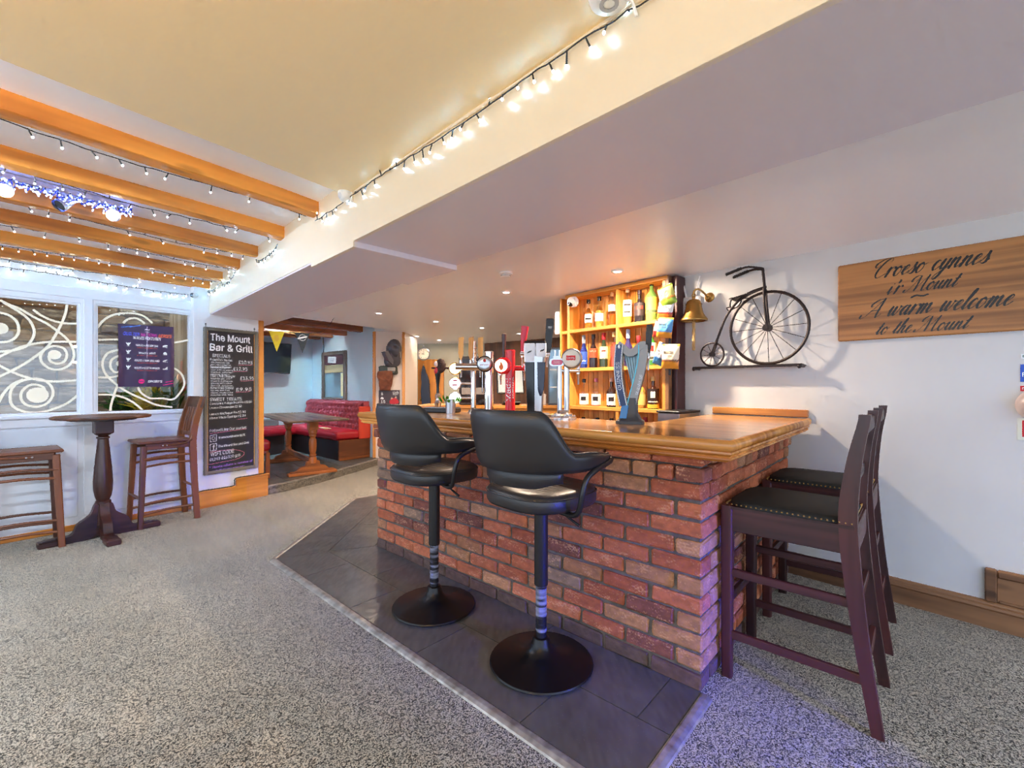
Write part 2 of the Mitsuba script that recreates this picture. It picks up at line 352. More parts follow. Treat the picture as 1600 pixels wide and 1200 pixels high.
struct('baseboard_left', bx(-2.6, 1.335, -.014, .0, 0, .05, .004), w_trim, WW)
for i, w in enumerate(win):
    k = 'window_%d' % (i+1)
    fr = sbox(w[0], w[2], w[1], w[3]).difference(sbox(w[0]+.016, w[2]+.016, w[1]-.016, w[3]-.016))
    struct(k, bx(w[0]+.006, w[1]-.006, .041, .046, w[2]+.006, w[3]-.006, .001), glass, WW, label='window pane in the white boarded wall')
    put(k+'__frame', mv(up(extr(fr, .05)), 0, .07, 0), paint(176, 136, 104, .5) if i < 0 else gloss_white, WW)
def deco(k, curves, blobs, wd=.017):
    g = unary_union([LineString(spline(q, 8)).buffer(wd/2, cap_style=2) for q in curves]+[LineString([b[:2], (b[0]+.001, b[1])]).buffer(b[2]) for b in blobs])
    w = win[int(k[-1])-1]
    g = g.intersection(sbox(w[0]+.02, w[2]+.02, w[1]-.02, w[3]-.02)).simplify(.0008)
    put(k+'__etched_scroll', mv(up(extr(g, .001)), 0, .040, 0), vinyl, WW); labels[k+'__etched_scroll'] = {'label': 'cream scrolling vinyl decoration on the pane'}
deco('window_2', [[(0.378,1.929),(0.364,1.823),(0.325,1.691),(0.27,1.56),(0.21,1.479),(0.113,1.38),(0.002,1.294),(-0.086,1.23)],[(0.267,1.468),(0.277,1.425),(0.318,1.405),(0.36,1.428),(0.374,1.488),(0.353,1.536),(0.298,1.552),(0.244,1.519),(0.22,1.46),(0.233,1.404),(0.277,1.362),(0.332,1.358),(0.388,1.395),(0.417,1.471),(0.406,1.55),(0.374,1.617),(0.325,1.671),(0.257,1.732),(0.178,1.781),(0.113,1.829),(0.039,1.865),(0.002,1.887)],[(0.247,1.159),(0.237,1.207),(0.197,1.231),(0.152,1.221),(0.117,1.174),(0.113,1.118),(0.139,1.071),(0.197,1.05),(0.257,1.076),(0.291,1.143),(0.284,1.211),(0.244,1.264),(0.178,1.278),(0.113,1.258),(0.07,1.212),(0.054,1.147),(0.063,1.073),(0.101,1.03),(0.171,1.003),(0.257,1.014),(0.36,1.063),(0.424,1.121),(0.461,1.171),(0.475,1.196)],[(-0.057,1.392),(0.002,1.449),(0.094,1.519),(0.191,1.564),(0.291,1.586),(0.461,1.599),(0.483,1.601)],[(-0.033,1.488),(0.002,1.487),(0.07,1.501),(0.139,1.536),(0.178,1.61),(0.184,1.677),(0.158,1.75),(0.113,1.801),(0.063,1.841),(0.02,1.871)],[(-0.033,1.592),(-0.016,1.566),(0.002,1.559),(0.051,1.572),(0.088,1.612),(0.101,1.669),(0.088,1.733),(0.051,1.774),(0.002,1.791),(-0.033,1.787)],[(0.178,1.838),(0.224,1.796),(0.291,1.761),(0.367,1.747),(0.461,1.755),(0.483,1.757)],[(-0.033,1.411),(0.002,1.376),(0.063,1.332),(0.126,1.296),(0.224,1.264),(0.325,1.258),(0.461,1.272),(0.483,1.275)],[(-0.022,1.04),(0.002,1.112),(0.027,1.175),(0.07,1.235),(0.126,1.273)]], [(0.301,1.479,0.039),(0.204,1.145,0.063),(0.002,1.668,0.044)])
deco('window_3', [[(0.551,1.705),(0.562,1.725),(0.61,1.805),(0.686,1.864),(0.795,1.888),(0.885,1.873),(0.952,1.813)],[(0.74,1.789),(0.772,1.829),(0.82,1.845),(0.86,1.834),(0.897,1.801)],[(0.551,1.621),(0.566,1.623),(0.693,1.638),(0.82,1.633),(0.986,1.646),(1.109,1.639),(1.257,1.684)],[(0.82,1.571),(0.701,1.543),(0.633,1.509),(0.599,1.428),(0.618,1.329),(0.686,1.24),(0.764,1.169),(0.885,1.095),(0.986,1.039),(1.109,1.013)],[(0.74,1.494),(0.701,1.487),(0.659,1.45),(0.652,1.39),(0.674,1.35),(0.701,1.343),(0.74,1.372)],[(0.551,1.296),(0.64,1.295),(0.701,1.311),(0.764,1.343),(0.82,1.416)],[(0.74,1.281),(0.697,1.21),(0.674,1.13),(0.655,1.04),(0.652,0.96)],[(0.551,1.144),(0.663,1.14),(0.756,1.108),(0.836,1.044),(0.902,0.963)],[(0.844,1.21),(0.868,1.157),(0.935,1.104),(1.021,1.102),(1.109,1.089),(1.164,1.143),(1.205,1.231),(1.191,1.319),(1.136,1.384),(1.056,1.414)]], [(0.71,1.422,0.022)])

# chalkboard wall, its honey skirting that steps up and the trim at its end
struct('wall_chalkboard', bx(-.02, .66, 0, .14, 0, 2.2, .002), white, CW, label='narrow white wall that carries the chalkboard')
struct('trim_1', bx(.605, .66, -.012, .15, .237, 1.94, .003), w_trim, CW, label='honey coloured door trim at the end of the chalkboard wall')
sk = Polygon([(-.02, 0), (.70, 0), (.70, .237), (.37, .237), (.37, .16), (-.02, .16)])
struct('baseboard_chalkboard', mv(up(extr(sk, .022)), 0, 0, 0), w_trim, CW, label='honey wood skirting that steps up below the chalkboard')
put('baseboard_chalkboard__cap', cat(bx(.36, .71, -.032, 0, .232, .246), bx(-.02, .365, -.032, 0, .155, .168)), w_trim, CW)
# right skirting
struct('baseboard_right', sweep([(-1.8, 0), (2.6, 0)], [(0, .135), (.012, .134), (.020, .128), (.022, .120), (.034, .114), (.036, .102), (.030, .094), (.022, .090), (.022, .0)]), w_skirt, RW, label='natural wood skirting of the right wall')
# nook
nf = Polygon([(-2.80, 4.93), (-2.62, 5.18), (-2.42, 5.64), (-2.22, 6.3), (-2.07, 6.85), (-2.1, 7.05), (-3.73, 8.45), (-6.4, 5.0), (-4.3, 3.9)])
nf = nf.difference(Polygon([w2(CW, -.5, -3)[:2], w2(CW, .66, -3)[:2], w2(CW, .66, .05)[:2], w2(CW, -.5, .05)[:2]])).difference(Polygon([w2(WW, -3, -2)[:2], w2(WW, 1.6, -2)[:2], w2(WW, 1.6, 2.0)[:2], w2(WW, -3, 2.0)[:2]]))
speck = B('speckled_step', pri(proc(lambda p, n, uv: mix(c(60, 54, 48), c(150, 138, 122), smoothstep(.35, .7, noise(p.x*120, p.y*120, p.z*120)))), .9))
struct('floor__step', mv(extr(nf, .092), 0, 0, .0), speck, label='speckled step up to the seating nook')
nt = []
th = math.atan2(.33, .37)
for i in range(-9, 9):
    for j in range(-9, 9):
        q = trimesh.transformations.rotation_matrix(th, [0, 0, 1])
        cc = [(q[:2, :2] @ np.array([i*.42+dx, j*.42+dy]))+[-3, 6.3] for dx, dy in ((0, 0), (.414, 0), (.414, .414), (0, .414))]
        g = Polygon(cc).intersection(nf.buffer(-.03))
        if g.area > .01: nt.append(mv(extr(g, .008), 0, 0, .092))
parts_of('floor', 'nook_tile', nt, slate, uvs=[(i+60.5, 0) for i in range(len(nt))])
nose = [(-2.80, 4.93), (-2.62, 5.18), (-2.42, 5.64), (-2.22, 6.3), (-2.07, 6.85)]
struct('floor__step_nosing', sweep(nose, [(-.035, .093), (-.035, .102), (.004, .103), (.006, .096), (.004, .088)]), metal_edge)
blue_white = B('nook_wall_paint', pri(c(196, 218, 230), .55))
struct('wall_nook_hatch', bx(-.05, 2.1, 0, .1, 0, 2.3, .002), blue_white, NM, label='pale blue white nook wall with the framed hatch')
struct('wall_nook_screen', bx(-4.4, 0, -.1, 0, 0, 2.3, .002) if False else bx(-4.4, .05, 0, .1, 0, 2.3, .002), blue_white, NT, label='pale blue white nook wall with the television')
pier = Polygon([(-2.17, 7.0), (-1.70, 7.08), (-1.68, 7.95), (-2.17, 8.05)])
struct('wall_pier', extr(pier, 2.07), B('pier_paint', pri(c(232, 214, 200), .55)), label='cream pier between the nook and the back room')
for i, (p0, p1) in enumerate((((-2.17, 6.985), (-2.13, 6.99)), ((-1.73, 7.06), (-1.69, 7.065)))):
    fr = frame(p0, np.array(p1)-np.array(p0))
    struct('trim_%d' % (i+2), bx(0, .04, -.02, .03, .1 if i == 0 else 0, 2.068, .003), w_trim, fr)
struct('wall_back_left', bx(-.6, 1.36, 0, .1, 0, 2.07, .002), B('sage_wall_paint', pri(c(196, 194, 176), .6)), frame((-1.9, 9.0), (1.35, -.05)), label='sage grey wall at the far end behind the bar')
struct('wall_back_right', bx(0, 4.4, 0, .1, 0, 2.07, .002), wood('wood_panel_wall', (74, 44, 26), (122, 80, 50), .45, 16), frame((-.55, 8.95), (1.5, -1.2)), label='dark wood panelled wall far behind the beer taps', grain=2)
struct('wall_nook_outer', bx(-.02, .08, .14, 3.2, 0, 2.3, .002), white, WW @ trimesh.transformations.translation_matrix([1.62, 0, 0]))
struct('wall_far_right', bx(0, 3.2, 0, .1, 0, 2.07, .002), white, frame((.55, 4.6), (.66, -.751)) if False else frame((2.9, 6.0), (-.2, -4.6)))

# ================================================================ the brick bar
WALLB = LineString([(.6, 1.52), (-3.0, 1.925)])   # the right wall in the bar's frame
p = P()
p.add('mortar_core', cat(bx(-2.39, -.012, .012, .30, 0, .935, .001), bx(-.30, -.012, .012, 1.585, 0, .935, .001)), mortar)
bricks = []
CH = .0755
def brick(x0, x1, y0, y1, z0, z1, dark=0.0):
    j = lambda s: random.uniform(-s, s)
    m = bx(x0+j(.003), x1+j(.003), y0, y1, z0+j(.002), z1+j(.002), .007)
    m.vertices = m.vertices+rng.uniform(-.0028, .0028, m.vertices.shape)
    bricks.append((m, (len(bricks)+.5, dark)))
for i in range(11):
    z0, z1 = i*CH+.005, (i+1)*CH-.008
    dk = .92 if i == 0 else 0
    x = 0.0
    first = .105 if i % 2 else .215
    while x > -2.39:
        L = first if x == 0 else .217
        x0 = max(x-L, -2.40)
        corner = x == 0
        o = random.uniform(-.004, .003)
        if x-x0 > .03: brick(x0, x-(0 if corner else 0), o, .215 if corner and i % 2 else (.10 if corner else .07), z0, z1, dk)
        x = x0-.012
    y = .226 if i % 2 else .112
    while y < 1.56:
        y1 = min(y+.217, 1.585)
        if y1-y > .03: brick(-.10, random.uniform(-.004, .003), y, y1, z0, z1, dk)
        y = y1+.0105
for row, (z0, z1, pr_) in enumerate(((.836, .894, .018), (.904, .932, .022))):
    x = .015
    k = 0
    while x > -2.40:
        L = (.105 if k % 3 else .118) if row == 0 else .215
        if row == 0 and k == 1: L = .066
        x0 = max(x-L, -2.42)
        if x-x0 > .03: brick(x0, x, -pr_, .08, z0, z1, 0)
        x = x0-.011; k += 1
    y = .09
    while y < 1.56:
        y1 = min(y+(.105 if row == 0 else .07), 1.585)
        if y1-y > .03: brick(-.09, .016, y, y1, z0, z1, 0)
        y = y1+.011
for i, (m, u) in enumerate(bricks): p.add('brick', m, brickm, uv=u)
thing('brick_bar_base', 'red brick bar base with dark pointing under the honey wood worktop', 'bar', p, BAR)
p = P()
outer = Polygon([(-2.60, .60), (-2.60, -.03), (-2.58, -.048), (.109, -.048), (.129, -.03), (.129, 1.545), (-.51, 1.617), (-.51, .60)])
inner_edge = outer.buffer(-.03, join_style=2)
path = [(-2.60, .60), (-2.60, -.048), (.129, -.048), (.129, 1.545)]
p.add('top_board', mv(extr(inner_edge.buffer(.008, join_style=2), .03), 0, 0, .984), w_top, grain=0)
p.add('under_board', mv(extr(outer.buffer(-.05, join_style=2), .05), 0, 0, .933), w_pine)
nosing = [(-.019, .985), (-.019, 1.0165), (-.012, 1.0175), (-.005, 1.014), (0, 1.004), (.001, .993), (-.002, .981), (-.010, .971), (-.020, .968)]
nosing = [(-.020, .985), (-.020, 1.015), (-.012, 1.0165), (-.005, 1.0135), (-.0005, 1.005), (.001, .995), (-.001, .984), (-.008, .974), (-.020, .970)]
cove = [(-.022, .972), (-.010, .971), (-.009, .963), (-.013, .958), (-.021, .953), (-.022, .948), (-.016, .947), (-.016, .940), (-.026, .937), (-.030, .931), (-.06, .931)]
for a, b in zip(path, path[1:]): pass
def swp(prof): 
    m = sweep(path, prof); v = m.vertices
    return m
p.add('nosing', swp(nosing), w_pine, 40, grain=0)
p.add('cove_moulding', swp(cove), w_pine, grain=0)
thing('bar_worktop', 'glossy honey wood L shaped bar worktop with moulded rounded edge', 'worktop', p, BAR)
thing('upstand_rail', 'short honey wood upstand fixed to the wall at the end of the worktop', 'upstand', P().add(None, bx(-1.51, -.90, -.022, -.001, 1.018, 1.066, .004), w_pine), RW)

# ---------------------------------------------------------------- beer fonts on the worktop
WT = 1.0148
def flange(r, h=.02): return lathe([(0, 0), (r, 0), (r, h*.3), (r*.86, h*.55), (r*.8, h), (r*.55, h*1.4), (0, h*1.4)], 28)
def lens(x, y, z, r, d=.02):                      # disc badge that faces -y
    return mv(lathe([(0, 0), (r, 0), (r*1.02, d*.4), (r*.9, d*.8), (r*.6, d), (0, d*1.05)], 24), M=trimesh.transformations.translation_matrix([x, y, z]) @ trimesh.transformations.rotation_matrix(PI/2, [1, 0, 0]))
def tap(x, y, z, hl=.16):                         # chrome tap body with its spout below, y towards the barman
    return cat(cyl((x, y-.0, z), (x, y+.07, z), .011, .011, 12), lathe([(0, 0), (.012, 0), (.014, .02), (.011, .05), (.012, .055), (0, .056)], 14, (x, y+.06, z-.02)),
               tube([(x, y+.06, z-.01), (x, y+.075, z-.03), (x, y+.078, z-.085)], [.008, .0075, .006], 10))
def handle(x, y, z, h, w0=.010, w1=.016, lean=.0):
    return cat(tube([(x, y, z), (x, y+lean*h*.5, z+h*.5), (x, y+lean*h, z+h)], [w0, (w0+w1)/2, w1], 12), ell(x, y+lean*h, z+h, w1, w1, w1*.4))
def paddle(x, y, z, h, w=.022):
    return up(mv(extr(Polygon([(x-.006, z), (x+.006, z), (x+w*.55, z+h*.25), (x+w*.62, z+h), (x-w*.45, z+h*.96), (x-w*.5, z+h*.25)]), .016), 0, 0, -y))
def font(name, label, a, b, p, rot=0): return thing(name, label, 'beer font', p, at(BAR, -a, b, WT, rot), 'beer fonts on the worktop' if False else None)
VW = 42                                           # the fonts are turned a little so that their badges face the stools
# font A: chrome column with three lit badges
p = P().add('base', flange(.045), chrome, 40).add('column', cyl((0, 0, .02), (0, 0, .53), .020), chrome, 40)
p.add('column_cap', lathe([(0, 0), (.022, 0), (.022, .012), (.012, .02), (0, .021)], 20, (0, 0, .53)), chrome, 40)
for k in range(4): p.add('collar', lathe([(.019, 0), (.03, .004), (.03, .012), (.019, .016)], 20, (0, 0, .38+.035*k)), chrome, 40)
for k, (z, col, lb) in enumerate(((.335, (255, 196, 96), 'lit amber badge'), (.225, (255, 214, 222), 'lit pink and white badge'), (.115, (226, 250, 226), 'lit white badge'))):
    p.add('badge_arm', cyl((-.0, 0, z), (-.09, -.02, z), .010), brass if k == 0 else chrome, 30)
    p.add('badge_rim', lens(-.135, -.02, z, .047, .016), brass if k == 0 else chrome, 40)
    p.add('badge', lens(-.135, -.034, z, .040, .012), wht, 40, lb, emit=glow(*col, 3.2 if k != 1 else 2.0))
p.add('badge__mark', cat(up(mv(extr(Polygon([(-.16, .244), (-.13, .252), (-.112, .246), (-.135, .240)]), .002), 0, 0, .0465)), up(mv(extr(Polygon([(-.155, .214), (-.12, .218), (-.118, .21), (-.15, .205)]), .002), 0, 0, .0465))), paint(176, 40, 70), None)
font('beer_font', 'tall chrome beer font with three glowing round badges on its left side', 1.87, .5, p, VW)
# font B: chrome T bar with three wooden paddles
p = P().add('base', flange(.05), chrome, 40).add('column', cyl((0, 0, .02), (0, 0, .445), .033, n=24), chrome, 40).add('column_cap', lathe([(0, 0), (.034, 0), (.034, .01), (.025, .016), (0, .018)], 24, (0, 0, .445)), chrome, 40)
p.add('cross_bar', cyl((.0, .0, .345), (-.245, 0, .345), .027, n=20), chrome, 40)
for x in (-.07, -.14, -.215):
    p.add('tap', tap(x, .0, .355), chrome, 40)
    p.add('paddle_handle', cat(paddle(x, .06, .40, .17, .034)), w_shelf, None, 'wooden paddle handle')
    p.add('handle_ferrule', lathe([(0, 0), (.011, 0), (.012, .03), (.006, .045), (0, .046)], 14, (x, .055, .365)), chrome, 40)
p.add('badge_rim', lens(-.03, -.03, .365, .058, .022), blk, 40).add('badge', lens(-.03, -.050, .365, .05, .01), steel, 40, 'silver round badge')
p.add('badge__mark', cat(ell(-.03, -.060, .388, .01, .003, .012, 1), wall_txt('BREWERY', -.03, .352, .010, -.0605, centre=True)), paint(176, 36, 36), None)
font('beer_font', 'chrome T bar beer font with three wooden paddle handles and a silver round badge', 1.70, .5, p, VW)
# font C: red column
redp = B('red_gloss', pri(c(204, 26, 40), .22, spec=.6))
p = P().add('base', flange(.05), redp, 40).add('column', cyl((0, 0, .02), (0, 0, .445), .035, n=24), redp, 40).add('column_cap', lathe([(0, 0), (.036, 0), (.036, .008), (.03, .014), (0, .015)], 24, (0, 0, .445)), redp, 40)
p.add('arm', cat(cyl((0, 0, .33), (.10, .0, .33), .017, n=16)), redp, 40).add('tap', tap(.10, .0, .33), chrome, 40)
p.add('tap', tap(-.07, .02, .30), chrome, 40)
p.add('badge_rim', lens(-.05, -.03, .345, .058, .03), redp, 40).add('badge', lens(-.062, -.058, .345, .043, .012), wht, 40, 'lit flame badge', emit=glow(255, 210, 150, 3.0))
p.add('badge__flame_mark', up(mv(extr(Polygon(spline([(-.062, .312), (-.078, .335), (-.068, .352), (-.064, .372), (-.05, .348), (-.046, .33)], 4, True)), .002), 0, 0, .071)), paint(240, 120, 60), None)
p.add('handle', handle(-.045, .04, .40, .17, .010, .017), w_mahog, 40, 'dark wood handle')
lt = txt('Madrí', .035, .13, .0008); lt2 = txt('EXCEPCIONAL', .014, .15, .0008)
R90 = trimesh.transformations.rotation_matrix(PI/2, [0, 1, 0])
def vert(m, x, z, r):                             # lettering that runs up a column of radius r at angle x
    v = m.vertices; ang = x+(v[:, 1]-v[:, 1].mean())/r
    rr = r+.0006+v[:, 2]
    q = m.copy(); q.vertices = np.stack([np.sin(-ang)*rr, -np.cos(ang)*rr, z+v[:, 0]], 1); return q
p.add('lettering', cat(vert(txt('Madrí', .034, .16), .35, .10, .035), vert(txt('EXCEPCIONAL', .013, .15), -.55, .12, .035)), wht, None, 'white vertical lettering')
font('beer_font', 'red cylindrical beer font with a glowing flame badge', 1.49, .5, p, VW)
# font D: flared tower with a lit white head
def rrect(w, d, r=.02): return np.array(Polygon([(-w, -d), (w, -d), (w, d), (-w, d)]).buffer(-r).buffer(r, quad_segs=3).exterior.coords)[:-1]
def loft(secs):                                   # sections (z, w, d, x, y) with the same rounded rectangle
    v, f = [], []
    for (z, w, d, ox, oy) in secs:
        q = rrect(w, d, min(w, d)*.45); v += [[a+ox, b+oy, z] for a, b in q]; m = len(q)
    for i in range(len(secs)-1):
        for j in range(m):
            q = (j+1) % m; f += [[i*m+j, i*m+q, (i+1)*m+q], [i*m+j, (i+1)*m+q, (i+1)*m+j]]
    for i, s in ((0, -1), (len(secs)-1, 1)):
        for j in range(1, m-1): f.append([i*m, i*m+j, i*m+j+1][::s])
    return trimesh.Trimesh(np.array(v), np.array(f), process=False)
p = P().add('base', loft([(0, .10, .075, 0, 0), (.018, .10, .075, 0, 0), (.024, .09, .065, 0, 0)]), steel, 40)
p.add('body', loft([(.02, .050, .045, 0, 0), (.2, .058, .05, 0, 0), (.36, .068, .055, 0, 0), (.40, .070, .056, 0, 0)]), steel, 40)
p.add('left_panel', loft([(.022, .024, .010, -.029, -.043), (.2, .027, .010, -.033, -.048), (.36, .031, .010, -.037, -.053)]), blkg, 40, 'black gloss front panel')
p.add('right_panel', loft([(.14, .006, .008, .034, -.046), (.18, .020, .009, .036, -.048), (.36, .027, .009, .039, -.053)]), B('navy_gloss', pri(c(28, 34, 62), .12)), 40, 'dark blue pointed front panel')
p.add('lit_head', loft([(.365, .0345, .055, -.036, -.004), (.46, .037, .056, -.038, -.004), (.485, .036, .05, -.038, -.004)]), wht, 40, 'glowing white head panel', emit=glow(246, 244, 255, 2.6))
p.add('lit_head', loft([(.395, .0335, .055, .037, -.004), (.46, .036, .056, .038, -.004), (.485, .035, .05, .038, -.004)]), wht, 40, 'glowing white head panel', emit=glow(246, 244, 255, 2.6))
tick = Polygon([(-.055, .418), (-.030, .426), (-.022, .438), (-.046, .430)])
p.add('lit_head__mark', up(mv(extr(tick, .002), 0, 0, .060)), blk).add('lit_head__mark', up(mv(extr(Polygon([(.03, .428), (.052, .434), (.06, .446), (.036, .440)]), .002), 0, 0, .060)), blk)
p.add('top_plate', loft([(.485, .074, .05, 0, -.004), (.5, .07, .046, 0, -.004)]), blk, 40)
p.add('tap', tap(.085, .02, .42), chrome, 40).add('tap', tap(-.085, .02, .42), chrome, 40)
p.add('arm', cyl((-.1, .02, .42), (.1, .02, .42), .012), chrome, 40)
p.add('black_handle', loft([(.42, .012, .010, .088, .06), (.46, .022, .014, .09, .06), (.58, .026, .014, .098, .055), (.655, .027, .013, .103, .05), (.66, .022, .01, .103, .05)]), blk, 40, 'tall black handle')
p.add('black_handle__print', cat(bx(.088, .114, .0365, .039, .60, .604, .0005), bx(.088, .114, .0365, .039, .592, .594, .0005)), wht)
p.add('red_handle', tube([(-.085, .075, .44), (-.075, .075, .53), (-.066, .07, .612)], [.012, .022, .026], 14), B('red_handle_gloss', pri(c(214, 30, 56), .25)), 40, 'red handle leaning over the top')
font('beer_font', 'flared black and silver beer font with a glowing white head', 1.256, .49, p, 41)
# font E: slim chrome twin pipes with two badges
p = P().add('base', lathe([(0, 0), (.085, 0), (.085, .008), (.07, .016), (.062, .02), (.06, .03), (.04, .042), (.034, .055), (0, .056)], 32), chrome, 40)
for k in range(18):
    a = k*PI/9; 
    p.add('base__bead', ell(.072*math.cos(a), .072*math.sin(a), .019, .006, .006, .004, 1), chrome, 40)
p.add('pipe', cyl((-.022, 0, .05), (-.022, 0, .36), .016, n=20), chrome, 40).add('pipe', cyl((.022, 0, .05), (.022, 0, .33), .018, n=20), chrome, 40)
p.add('cross_arm', cyl((-.02, .0, .30), (.10, .03, .30), .010), chrome, 40).add('tap', tap(.09, .03, .30), chrome, 40).add('tap', tap(-.022, .01, .35), chrome, 40)
pill = LineString([(-.062, .352), (-.012, .352)]).buffer(.024).union(Polygon([(-.06, .36), (-.014, .36), (-.014, .392), (-.06, .392)]))
p.add('pill_badge', up(mv(extr(pill, .018), 0, 0, .012)), steel, None, 'silver pill shaped badge')
p.add('pill_badge__print', cat(up(mv(extr(LineString([(-.056, .352), (-.018, .352)]).buffer(.016), .002), 0, 0, .031)),), paint(222, 104, 132), None)
p.add('pill_badge__lettering', cat(wall_txt('STELLA', -.037, .354, .008, -.0335, centre=True), wall_txt('ARTOIS', -.037, .343, .008, -.0335, centre=True)), wht)
p.add('prong', cat(cyl((-.05, 0, .38), (-.05, 0, .43), .006), cyl((-.022, 0, .38), (-.022, 0, .43), .006)), chrome, 40)
p.add('badge_rim', lens(.055, -.005, .375, .064, .04), steel, 40).add('badge', lens(.052, -.044, .375, .052, .008), paint(238, 228, 210), 40, 'round cream badge with a red label')
p.add('badge__label', bx(.022, .078, -.057, -.0525, .364, .392, .001), paint(214, 34, 40)).add('badge__lettering', wall_txt('Carling', .05, .372, .011, -.058, centre=True), wht)
font('beer_font', 'slim twin pipe chrome beer font with a pink label and a round red labelled badge', 1.02, .48, p, 32)
# font F: harp shaped font
sv, nv_ = B('harp_silver', pri(c(122, 116, 112), .26, .8)), B('harp_navy', pri(c(32, 52, 96), .3))
p = P().add('base', loft([(0, .085, .075, 0, 0), (.016, .085, .075, 0, 0), (.022, .07, .06, 0, 0), (.06, .05, .05, -.004, 0), (.14, .046, .045, .0, 0)]), B('dark_graphite', pri(c(58, 58, 62), .4)), 40)
pillar = spline([(-.035, .10), (-.052, .17), (-.066, .25), (-.070, .33), (-.064, .395), (-.060, .43)], 4)
def slab(pts, w, y0, t): return up(mv(extr(LineString(pts).buffer(w/2, cap_style=2), t), 0, 0, -y0))
p.add('front_pillar', slab(pillar, .052, .045, .10), sv, 30)
p.add('front_pillar__face', slab(pillar, .036, -.0555, .004), nv_, None, 'navy front band')
p.add('front_pillar__stripe', cat(slab(pillar+[-.020, 0], .004, -.0565, .0045), slab(pillar+[.020, 0], .004, -.0565, .0045)), wht)
neck = spline([(-.072, .432), (-.040, .412), (-.005, .385), (.03, .392), (.065, .420), (.098, .425)], 4)
p.add('harmonic_neck', slab(neck, .040, .045, .09), sv, 30)
body_ = spline([(.085, .425), (.082, .36), (.060, .26), (.030, .16), (.012, .09)], 4)
p.add('sound_board', slab(body_, .050, .045, .085), sv, 30)
p.add('sound_board__edge', slab(body_+[-.028, 0], .007, -.042, .006), B('harp_teal', pri(c(96, 196, 214), .3)), None, 'pale teal edge line')
st_ = P()
for k in range(9):
    q0 = neck[4+2*k]+[0, -.018]; t_ = k/8; q1 = body_[int(3+ (1-t_)*0 + (len(body_)-7)*(1-t_))]+[-.02, 0]
    p.add('string', tube([(q0[0], -.0, q0[1]), (q1[0], -.0, q1[1])], .0016, 5), chrome)
p.add('string_panel', up(mv(extr(Polygon(list(neck[3:-3]+[0, -.01])+list(body_[2:-4]+[-.01, 0])), .006), 0, 0, -.035)), B('harp_panel', pri(c(150, 176, 182), .3, .4)))
def along(s, line, h, y, off=0.0, flip=False):     # letters set one by one along a line, base to top
    L_ = LineString(line if not flip else line[::-1]); w = txt(s, h).vertices[:, 0].max(); t0 = (L_.length-w)/2+off; out = []; xx = 0
    for ch in s:
        g = txt(ch, h); gw = g.vertices[:, 0].max()
        a = L_.interpolate(t0+xx+gw/2-.003); b = L_.interpolate(t0+xx+gw/2+.003); an = math.atan2(b.y-a.y, b.x-a.x)
        g = mv(g, -gw/2, -h/2, 0); g = mv(g, M=trimesh.transformations.rotation_matrix(an, [0, 0, 1])); out.append(mv(up(g), a.x, y, a.y)); xx += gw+h*.16
    return cat(out)
p.add('lettering', cat(along('GUINNESS', pillar, .022, -.0605), along('GUINNESS', [(.026, .10), (.056, .20), (.086, .33)], .016, -.0415)), wht, None, 'white vertical lettering')
p.add('front_pillar__emblem', mv(ell(-.062, -.0605, .418, .008, .0015, .011, 1)), wht)
p.add('black_handle', loft([(.38, .010, .010, .105, .06), (.42, .017, .012, .107, .06), (.50, .020, .013, .112, .06), (.545, .017, .011, .114, .06)]), blk, 40, 'black tap handle')
p.add('tap', tap(.103, .03, .38), chrome, 40)
p.add('base__window', loft([(.03, .022, .008, -.038, -.053), (.1, .022, .008, -.026, -.046)]), B('blue_gloss', pri(c(46, 116, 176), .2)), 40, 'blue gloss base panel')
p.l = [(a_, (mv(m_, M=np.diag([.86, 1, 1, 1.0]))), *r_) for a_, m_, *r_ in p.l]
font('beer_font', 'grey and navy harp shaped beer font with white lettering', .54, .44, p, 22)
# hand pump, drip tray and small things
p = P().add('base', lathe([(0, 0), (.045, 0), (.045, .012), (.03, .02), (.02, .03), (.026, .05), (.03, .065), (.02, .08), (.016, .1), (.022, .115), (.024, .13), (.012, .145), (0, .146)], 24), chrome, 40)
p.add('handle', lathe([(0, .14), (.012, .145), (.011, .19), (.016, .25), (.024, .31), (.026, .335), (.016, .35), (.012, .365), (0, .366)], 20), blkg, 40, 'black turned pump handle')
p.add('head', ell(-.012, -.012, .385, .018, .018, .024), paint(222, 196, 186), 40)
hr = ell(.02, .01, .37, .042, .035, .06, 3); hr.vertices += (meshkit.noise(hr.vertices*60)[:, None]-.5)*.018
p.add('ruffled_top', hr, paint(48, 28, 24, .8), None, 'dark curled ruffle')
p.add('shirt_front', ell(-.012, -.018, .33, .016, .014, .026), paint(176, 44, 56), 40)
p.add('arm', cat(cyl((-.012, 0, .352), (-.05, -.01, .352), .006), cyl((.03, 0, .352), (.10, .01, .352), .008)), w_mahog)
thing('hand_pump', 'chrome hand pump with a tall black handle at the left end of the worktop', 'hand pump', p, at(BAR, -2.30, .5, WT, VW))
p = P().add('tray', cat(bx(-.13, .13, -.07, .07, 0, .035, .006)), paint(30, 28, 28, .4)).add('grille', cat(*[bx(-.125, .125, -.06+.02*k, -.054+.02*k, .035, .039, .001) for k in range(7)]), steel)
thing('drip_tray', 'black drip tray on the worktop beside the hand pump', 'drip tray', p, at(BAR, -2.12, .40, WT, 20))
p = P().add('pot', lathe([(0, 0), (.036, 0), (.040, .10), (.043, .102), (.043, .106), (.037, .106), (.035, .02), (0, .02)], 24), steel, 40)
lv = []
